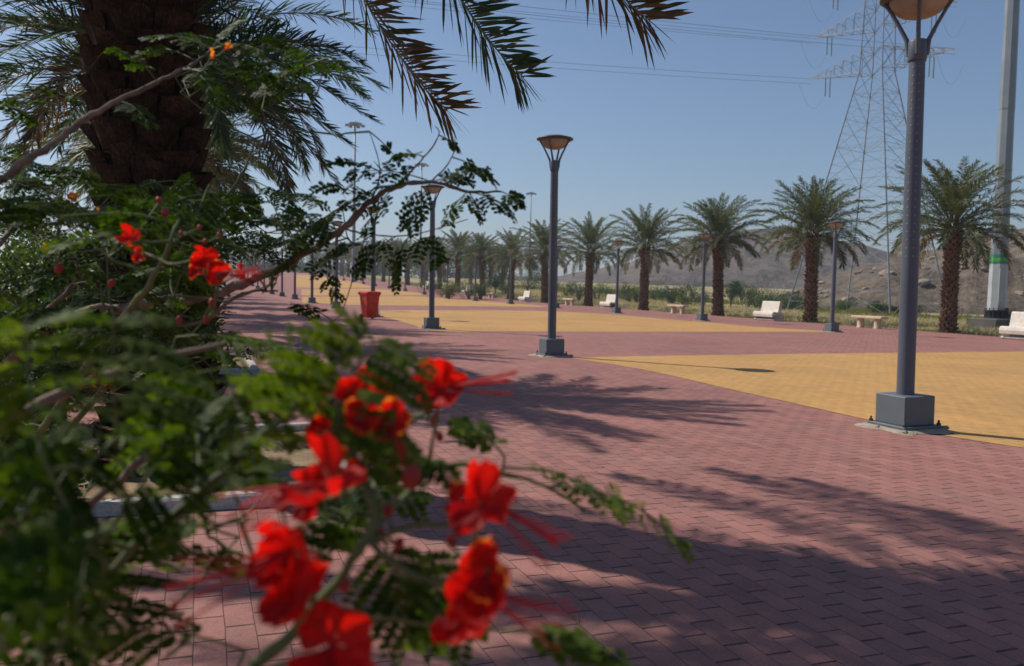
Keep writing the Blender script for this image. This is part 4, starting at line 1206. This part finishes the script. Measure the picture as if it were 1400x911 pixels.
class Shrub:
    def __init__(s, root_loc, label, seed, group='red-flowering shrubs'):
        s.root = empty('flowering_shrub', root_loc, 0, 1, label, 'shrub', group)
        s.o = Vector(root_loc); s.rnd = random.Random(seed); s.wood = MB(); s.leaf = MB(); s.nodes = []
    def L(s, p): return Vector(p) - s.o
    def branch(s, pts, r0, r1, mat=0, knob=.15, n=6, node=True):
        q = [s.L(p) for p in pts]; q = cr(q, n)
        N_ = len(q); rr = []
        for i in range(N_):
            t = i / (N_ - 1); rr.append((r0 + (r1 - r0) * t) * (1 + s.rnd.uniform(-knob, knob)))
            q[i] = q[i] + Vector([s.rnd.uniform(-1, 1) * rr[i] * .5 for _ in range(3)])
        s.wood.tube(q, rr, 7, mat)
        if node: s.nodes += q
        return q
    def connect(s, p, r=.0012, mat=1, maxd=9):
        p = s.L(p); b = min(s.nodes, key=lambda n: (n - p).length + max(0, n.z - p.z) * .8)
        d = (b - p).length
        if d < .004: return
        m = (b + p) / 2 + Vector((0, 0, -.12 * d)) + Vector([s.rnd.gauss(0, .04) * d for _ in range(3)])
        q = cr([b, b.lerp(m, .6), m, p], 4)
        s.wood.tube(q, [r * (1.9 - .9 * i / (len(q) - 1)) for i in range(len(q))], 5, mat)
        s.nodes += q[2::3]
    def lf(s, base, tip, nrm=None, npin=7, pinL=.06, lsz=.013, conn=True, curl=.06, mat=0, roll=None, al0=62, dens=.56):
        if nrm is None: nrm = Vector((s.rnd.gauss(0, .3), s.rnd.gauss(0, .3) - .05, 1)).normalized()
        bileaf(s.leaf, s.L(base), s.L(tip), nrm, npin, pinL, s.rnd, mat, 1, curl, lsz, roll=roll, al0=al0, dens=dens)
        if conn: s.connect(base)
    def fill(s, poly, d0, d1, n, Lf=.22, pinL=.06, lsz=.013, npin=7, up=.1, dens=.56):
        xs = [p[0] for p in poly]; ys = [p[1] for p in poly]; c = 0; tries = 0
        while c < n and tries < n * 30:
            tries += 1
            x = s.rnd.uniform(min(xs), max(xs)); y = s.rnd.uniform(min(ys), max(ys))
            ins = False; j = len(poly) - 1
            for i in range(len(poly)):
                if (poly[i][1] > y) != (poly[j][1] > y) and x < (poly[j][0] - poly[i][0]) * (y - poly[i][1]) / (poly[j][1] - poly[i][1]) + poly[i][0]: ins = not ins
                j = i
            if not ins: continue
            d = s.rnd.uniform(d0, d1); p = P(x, y, d)
            a = s.rnd.uniform(0, 6.28); dr = Vector((math.cos(a) + .25, math.sin(a), s.rnd.gauss(up, .3))).normalized()
            L = Lf * s.rnd.uniform(.75, 1.2)
            s.lf(p - dr * L * .5, p + dr * L * .5, None, npin, pinL * s.rnd.uniform(.85, 1.1), lsz, dens=dens); c += 1
    def done(s, lm='leaf'):
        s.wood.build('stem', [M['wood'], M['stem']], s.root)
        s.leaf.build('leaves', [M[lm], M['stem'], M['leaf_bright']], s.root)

CR = CAM_M @ Vector((1, 0, 0)); CU = CAM_M @ Vector((0, 1, 0)); CB = CAM_M @ Vector((0, 0, 1))   # right, up, back
# --- shrub A : the near one, out of focus
A = Shrub((-.75, .62, gz(-.75, .62)), 'nearest red-flowering shrub, blurred leaves and big red blooms filling the lower left', 31)
A0 = Vector((-.75, .62, 0))
A.branch([A0, A0 + Vector((.08, .05, .4)), P(60, 1000, .66), P(160, 770, .66), P(270, 680, .66), P(350, 605, .66), P(440, 520, .66), P(505, 440, .66)], .0062, .0018, 1)
A.branch([A0, A0 + Vector((.1, .02, .35)), P(180, 1080, .62), P(330, 930, .60), P(430, 830, .60), P(500, 740, .60), P(505, 680, .61), P(450, 545, .63)], .0065, .0022, 1)
A.branch([P(500, 740, .60), P(560, 720, .62), P(640, 715, .62)], .003, .0015, 1)
A.branch([P(500, 740, .60), P(570, 790, .58), P(640, 800, .58)], .003, .0015, 1)
A.branch([P(330, 930, .60), P(400, 905, .58), P(450, 890, .57)], .003, .002, 1)
A.branch([P(430, 830, .60), P(420, 790, .58), P(400, 760, .57)], .003, .002, 1)
A.branch([A0, P(-60, 1000, .55), P(70, 900, .55), P(110, 820, .56), P(150, 770, .56)], .006, .002, 1)
A.branch([A0, A0 + Vector((-.1, .25, .5)), P(-40, 760, .9), P(120, 690, .9), P(230, 600, .92), P(330, 560, .95)], .010, .002, 0)
A.branch([A0, A0 + Vector((-.2, .2, .6)), P(-80, 640, .85), P(40, 560, .85), P(180, 500, .88), P(310, 470, .9)], .010, .002, 0)
A.branch([P(500, 740, .60), P(600, 640, .78), P(700, 650, .8), P(760, 672, .8), P(800, 700, .8)], .003, .0013, 1)
A.branch([P(500, 740, .60), P(520, 640, .72), P(545, 590, .85), P(590, 560, .9)], .003, .0015, 1)
A.branch([P(430, 830, .60), P(560, 850, .62), P(690, 862, .63)], .003, .0012, 1)
# explicit leaves : upright frond with stacked sideways pinnae in the middle
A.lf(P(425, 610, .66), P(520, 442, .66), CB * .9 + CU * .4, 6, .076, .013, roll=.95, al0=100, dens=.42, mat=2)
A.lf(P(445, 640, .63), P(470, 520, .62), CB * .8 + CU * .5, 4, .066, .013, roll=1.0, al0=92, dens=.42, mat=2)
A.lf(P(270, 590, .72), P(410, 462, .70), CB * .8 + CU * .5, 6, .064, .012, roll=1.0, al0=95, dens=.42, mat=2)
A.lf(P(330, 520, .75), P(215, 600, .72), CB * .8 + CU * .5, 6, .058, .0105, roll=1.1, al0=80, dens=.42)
def fingers(S_, spots):
    q = S_.rnd
    for (x, y) in spots:
        d = q.uniform(.56, .84); an = R(q.uniform(50, 120)); L = q.uniform(.085, .115)
        dr = (CR * math.cos(an) + CU * math.sin(an) * .9 + CB * q.uniform(-.5, .2)).normalized()
        p = P(x + q.uniform(-18, 18), y + q.uniform(-15, 15), d)
        S_.lf(p - dr * L * .5, p + dr * L * .5, (CB * .8 + CU * .5 + CR * q.uniform(-.2, .2)).normalized(), q.choice((4, 5, 5)), q.uniform(.058, .074), .0095, roll=q.uniform(.95, 1.3), al0=q.uniform(84, 104), dens=.40, mat=q.choice((0, 2)))
fingers(A, [(40, 520), (165, 500), (95, 600), (260, 560), (200, 660), (40, 700), (130, 780), (300, 640)])
A.lf(P(690, 625, .8), P(640, 575, .82), CB * .2 + CU, 5, .03, .011, mat=2)
A.lf(P(745, 665, .8), P(935, 725, .82), CB * .3 + CU, 6, .035, .012, curl=.1, mat=2)
A.lf(P(690, 640, .8), P(840, 670, .84), CB * .3 + CU, 6, .034, .012, mat=2)
A.lf(P(690, 862, .63), P(858, 892, .62), CB * .15 + CU, 7, .018, .012, mat=2)
A.lf(P(500, 660, .66), P(612, 628, .64), CB * .3 + CU, 5, .03, .0105, dens=.44)
A.lf(P(520, 720, .64), P(560, 860, .62), CB * .7 + CU * .4, 6, .04, .0105, dens=.44)
A.lf(P(540, 740, .66), P(640, 850, .68), CB * .7 + CU * .4, 6, .04, .0105, dens=.44)
A.lf(P(170, 600, .66), P(10, 640, .62), CB * .4 + CU, 7, .06, .015, roll=.9)
A.lf(P(160, 720, .55), P(20, 790, .5), CB * .5 + CU, 7, .06, .016, roll=.9)
A.fill([(0, 470), (230, 440), (400, 470), (380, 600), (250, 690), (0, 700)], .75, 1.25, 3, .2, .06, .0105)
A.fill([(0, 640), (230, 640), (330, 700), (200, 760), (120, 830), (0, 860)], .52, .75, 3, .18, .055, .0105, dens=.44)
A.fill([(330, 600), (520, 640), (700, 720), (640, 760), (520, 900), (380, 900), (330, 760)], .72, .95, 4, .13, .042, .0105, dens=.44)
A.fill([(180, 800), (420, 860), (420, 911), (120, 911)], .5, .7, 1, .16, .05, .0105, dens=.44)
r4 = A.rnd
def FA(px, py, d, size, face=None, **k):
    c = P(px, py, d); A.connect(c, .0013)
    f = face if face is not None else CB * r4.uniform(.4, 1) + CR * r4.uniform(-.6, .6) + CU * r4.uniform(-.1, .8)
    flower(A.root, A.L(c), f, size, r4, **k)
FA(455, 660, .56, .030, stam_dir=CR * -.6 - CU * .3); FA(425, 680, .57, .022, stam=False)
FA(398, 750, .53, .031, CB + CR * -.2, stam_dir=CR * -1 - CU * .45 + CB * .1); FA(405, 800, .53, .026, stam=False)
FA(455, 880, .52, .032, CB * .7 + CU * .3, stam=False); FA(500, 908, .53, .026, stam=False)
FA(662, 690, .56, .027, CB * .7 + CU * .7, stam_dir=CR * .8 - CU * .6 + CB * .2); FA(625, 690, .62, .016, stam=False)
FA(650, 800, .54, .026, CB + CR * .2, stam_dir=CR * .5 - CU * .3); FA(640, 850, .55, .025, stam=False); FA(668, 775, .54, .02, stam=False)
FA(605, 530, .74, .026, CB + CU * .2, stam_dir=CR * 1 + CU * .15); FA(590, 515, .76, .02, stam=False)
FA(535, 580, .72, .021, CB + CR * .3, stam=False); FA(500, 525, .74, .022, stam=False); FA(490, 578, .74, .022, stam_dir=CR * -.3 - CU)
FA(432, 585, .76, .020); FA(428, 545, .76, .020, stam=False); FA(470, 615, .74, .02, stam=False)
FA(492, 568, .615, .016, CB, stam=False); FA(434, 592, .62, .015, CB + CR * .3, stam=False); FA(540, 578, .62, .017, CB + CU * .3, stam_dir=CR * .2 - CU); FA(476, 530, .62, .013, CB, stam=False)
FA(505, 618, .74, .02, CB * .4 + CU, orange=True, stam=False); FA(528, 545, .92, .016, stam=False)
for px, py, d, s in [(562, 655, .6, .0165), (594, 575, .88, .012), (601, 598, .88, .010), (585, 560, .88, .012), (672, 748, .58, .013), (385, 690, .6, .014), (432, 770, .58, .012), (530, 700, .62, .010), (520, 735, .62, .01), (545, 745, .62, .009), (470, 800, .6, .012), (605, 855, .6, .012), (618, 742, .6, .010)]:
    c = P(px, py, d); A.connect(c, .001); bud(A.root, A.L(c), CU + CR * r4.uniform(-.7, .7), s, r4)
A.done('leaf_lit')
# --- shrub B : middle distance, the branch against the sky
B = Shrub((-2.0, 2.6, gz(-2.0, 2.6)), 'leafy red-flowering shrub at left whose bare branch reaches across the sky', 47)
B0 = Vector((-2.0, 2.6, .02))
B.branch([B0, B0 + Vector((.1, -.2, .5)), P(40, 470, 1.9), P(170, 420, 1.85), P(260, 410, 1.8), P(345, 383, 1.75), P(420, 345, 1.7), P(470, 312, 1.68), P(505, 278, 1.66), P(540, 256, 1.66), P(590, 249, 1.66), P(640, 262, 1.68), P(685, 262, 1.7)], .014, .0020, 0, .2)
B.branch([P(170, 420, 1.85), P(260, 445, 1.8), P(330, 402, 1.78), P(380, 398, 1.78)], .006, .002, 0)
B.branch([B0, B0 + Vector((-.1, -.2, .6)), P(-60, 300, 1.5), P(0, 248, 1.5), P(60, 205, 1.52), P(110, 168, 1.54), P(160, 138, 1.56), P(215, 112, 1.6), P(255, 92, 1.62), P(290, 68, 1.65)], .0105, .002, 0, .22)
B.branch([B0, B0 + Vector((0, .1, .7)), P(90, 400, 2.4), P(80, 330, 2.4), P(84, 270, 2.4)], .012, .003, 0)
B.branch([B0, P(-30, 420, 2.0), P(20, 310, 2.0), P(70, 275, 2.0)], .010, .002, 0)
B.branch([B0, P(190, 470, 2.2), P(240, 380, 2.1), P(285, 300, 2.1), P(330, 240, 2.1), P(350, 190, 2.1)], .010, .002, 1)
B.branch([B0, P(120, 500, 1.5), P(190, 410, 1.3), P(225, 350, 1.2), P(245, 300, 1.2)], .008, .002, 1)
B.branch([P(505, 278, 1.66), P(520, 235, 1.66), P(505, 180, 1.68)], .002, .0008, 0)
B.branch([P(540, 256, 1.66), P(580, 215, 1.66), P(600, 185, 1.66), P(595, 172, 1.66)], .0022, .0008, 0)
B.branch([P(590, 249, 1.66), P(618, 215, 1.66), P(622, 185, 1.66)], .0018, .0008, 0)
B.branch([P(470, 312, 1.68), P(500, 320, 1.66), P(560, 322, 1.66), P(640, 300, 1.68)], .0022, .0008, 0)
B.branch([P(500, 320, 1.66), P(470, 420, 1.66), P(455, 440, 1.66)], .0014, .0006, 0, node=False)
NB = CB * .7 + CU * .5
for (a, b, np_, pl) in [((540, 256), (500, 310), 5, .05), ((590, 249), (560, 300), 6, .05), ((590, 249), (480, 225), 6, .05), ((560, 252), (470, 270), 6, .055), ((505, 278), (430, 300), 6, .06), ((505, 278), (440, 245), 6, .05),
                        ((470, 312), (400, 330), 6, .055), ((470, 312), (380, 290), 6, .055), ((640, 262), (700, 285), 5, .045), ((640, 262), (610, 300), 5, .045), ((685, 262), (712, 278), 4, .03), ((600, 250), (665, 225), 5, .03), ((590, 249), (640, 240), 6, .035),
                        ((560, 322), (540, 378), 6, .055), ((545, 322), (490, 362), 5, .05), ((505, 330), (440, 350), 6, .05), ((560, 322), (600, 350), 5, .045), ((600, 185), (625, 200), 4, .025), ((618, 215), (680, 245), 5, .025),
                        ((580, 215), (540, 210), 5, .03), ((505, 180), (560, 240), 4, .02), ((455, 440), (400, 410), 5, .035), ((420, 345), (370, 380), 6, .05), ((420, 345), (460, 395), 5, .045), ((520, 235), (450, 215), 5, .035), ((640, 262), (655, 292), 4, .04)]:
    d = 1.66 + B.rnd.uniform(-.05, .05)
    B.lf(P(a[0], a[1], d), P(b[0], b[1], d + B.rnd.uniform(-.08, .08)), CU * .8 + CB * B.rnd.uniform(-.1, .9) + CR * B.rnd.uniform(-.4, .4), max(3, np_ - 1), pl * .85, .0135, conn=False)
for (a, b) in [((290, 68), (200, 40)), ((270, 85), (190, 60)), ((290, 68), (360, 60)), ((300, 60), (370, 100)), ((255, 92), (300, 130)), ((240, 100), (330, 140)), ((290, 68), (330, 20)), ((160, 138), (205, 160)), ((215, 112), (160, 60)), ((300, 60), (420, 110)), ((60, 205), (20, 250))]:
    d = 1.62; B.lf(P(a[0], a[1], d), P(b[0], b[1], d + B.rnd.uniform(-.1, .1)), CU * .9 + CB * B.rnd.uniform(-.1, .7) + CR * B.rnd.uniform(-.3, .3), 4, .04, .012, conn=False)
B.fill([(0, 290), (130, 260), (300, 245), (340, 290), (295, 340), (265, 430), (200, 460), (0, 470)], 1.3, 2.9, 92, .24, .062, .014)
B.fill([(270, 40), (420, 60), (430, 130), (330, 180), (270, 150)], 1.6, 2.2, 15, .18, .05, .013)
B.fill([(0, 430), (300, 430), (280, 520), (0, 600)], 1.8, 3.0, 60, .24, .062, .014)
B.fill([(270, 240), (470, 270), (450, 330), (330, 360), (280, 320)], 1.6, 2.3, 10, .2, .055, .014)
B.fill([(0, 80), (70, 110), (60, 150), (0, 150)], 1.6, 1.9, 3, .14, .03, .012)
B.fill([(0, 180), (80, 240), (60, 290), (0, 290)], 1.6, 2.2, 10, .2, .05, .012)
r4 = B.rnd
def FB(px, py, d, size, face=None, **k):
    c = P(px, py, d); B.connect(c, .0012)
    f = face if face is not None else CB * r4.uniform(.6, 1) + CR * r4.uniform(-.5, .5) + CU * r4.uniform(-.1, .5)
    flower(B.root, B.L(c), f, size, r4, **k)
FB(180, 325, 1.15, .019, stam=False); FB(192, 345, 1.15, .018, stam=False); FB(278, 352, 1.1, .022, CB, stam=False); FB(298, 372, 1.1, .022, CB + CR * .3, stam_dir=CR * .9 - CU * .2); FB(270, 368, 1.12, .018, stam=False)
FB(138, 518, 2.2, .03, stam=False); FB(150, 524, 2.2, .024, stam=False); FB(330, 372, 1.2, .012, stam_dir=CR)
FB(292, 73, 1.5, .010, orange=True, stam=False); FB(312, 64, 1.5, .009, orange=True, stam=False); FB(98, 270, 1.8, .014, orange=True, stam=False); FB(135, 290, 1.9, .010, orange=True, stam=False); FB(65, 340, 1.7, .011, orange=True, stam=False)
for px, py, d, s in [(218, 275, 1.3, .011), (226, 292, 1.3, .014), (248, 320, 1.2, .008), (272, 312, 1.2, .008), (280, 331, 1.2, .008), (300, 322, 1.2, .007), (283, 437, 1.2, .013), (290, 415, 1.2, .012), (245, 438, 1.4, .012), (80, 368, 1.5, .018), (152, 388, 1.4, .014), (300, 380, 1.1, .014)]:
    c = P(px, py, d); B.connect(c, .001); bud(B.root, B.L(c), CU + CR * r4.uniform(-.7, .7), s, r4)
B.done()
# --- fine-leaved bushes further back on the left
r5 = random.Random(90)
for (x, y, rx, h, n, mt, lab) in [(-3.85, 6.9, 1.0, 2.0, 9000, 'bush_a', 'fine-leaved bush at the left edge behind the bare branch'), (-5.3, 9.6, 1.1, 2.5, 8000, 'bush_a', 'tall fine-leaved bush farthest back at the left edge'),
                                  (-2.75, 4.35, .62, 1.15, 7000, 'bush_b', 'dark shaded bush low at the left edge beside the nearest palm trunk'), (-3.45, 5.6, .75, 1.35, 6000, 'bush_b', 'dark bush behind the shaded one at the left edge'),
                                  (-7.5, 15.5, 1.3, 2.2, 4000, 'bush_a', 'green bush behind the second palm trunk'), (-9.6, 19.5, 1.5, 2.4, 3500, 'bush_a', 'green bush farther back along the left palms'), (-4.3, 8.6, .8, 1.2, 3500, 'bush_a', 'small green bush between the two nearest palms')]:
    bush('bush', (x, y), rx, h, n, .045 if y < 12 else .07, mt, r5, lab, 'bush', 'bushes under the left-hand palms')
# dry twigs and leaf scraps on the paving
def litter():
    r_ = random.Random(3)
    for px, py, L in [(945, 747, .16), (790, 850, .07), (1050, 800, .05)]:
        p = at(px, py); a = r_.uniform(0, 3); mb = MB()
        if px == 945: a = 2.5
        mb.tube([p + Vector((math.cos(a) * L * t, math.sin(a) * L * t, .006 + .006 * math.sin(3 * t))) for t in (-.5, -.2, .1, .5)], .0022, 5)
        tag(mb.build('twig', M['frond_dry']), {945: 'thin dry twig lying on the paving among the frond shadows', 790: 'short curled twig on the shaded paving near the bottom', 1050: 'tiny dry twig in the frond shadow on the paving'}[px], 'twig')
    mb = MB()
    for k in range(240):
        x = r_.uniform(-1, 6); y = r_.uniform(2.4, 14); s = r_.uniform(.002, .006)
        z = gz(x, y) + .004
        mb.lathe([(s, 0), (s * .8, s * .8), (0, s)], 5, (x, y, z), smooth=False)
    tag(mb.build('grit', M['mortar']), 'fine pale grit scattered over the paving', 'grit', kind='stuff')
litter()

# ------------------------------------------------------------------ thin warm-grey dust haze
def haze():
    m, nt, out = new_mat('dust_haze')
    v = nt.nodes.new('ShaderNodeVolumePrincipled'); v.inputs['Color'].default_value = (.80, .88, 1.0, 1)
    v.inputs['Density'].default_value = 0.0006; v.inputs['Anisotropy'].default_value = 0.3
    nt.links.new(v.outputs[0], out.inputs['Volume'])
    mb = MB(); mb.box((0, 720, 28.5), (2420, 1580, 70)); o = mb.build('haze', m); tag(o, 'thin pale dust haze in the air', 'haze', kind='stuff')
    o.display_type = 'WIRE'
haze()
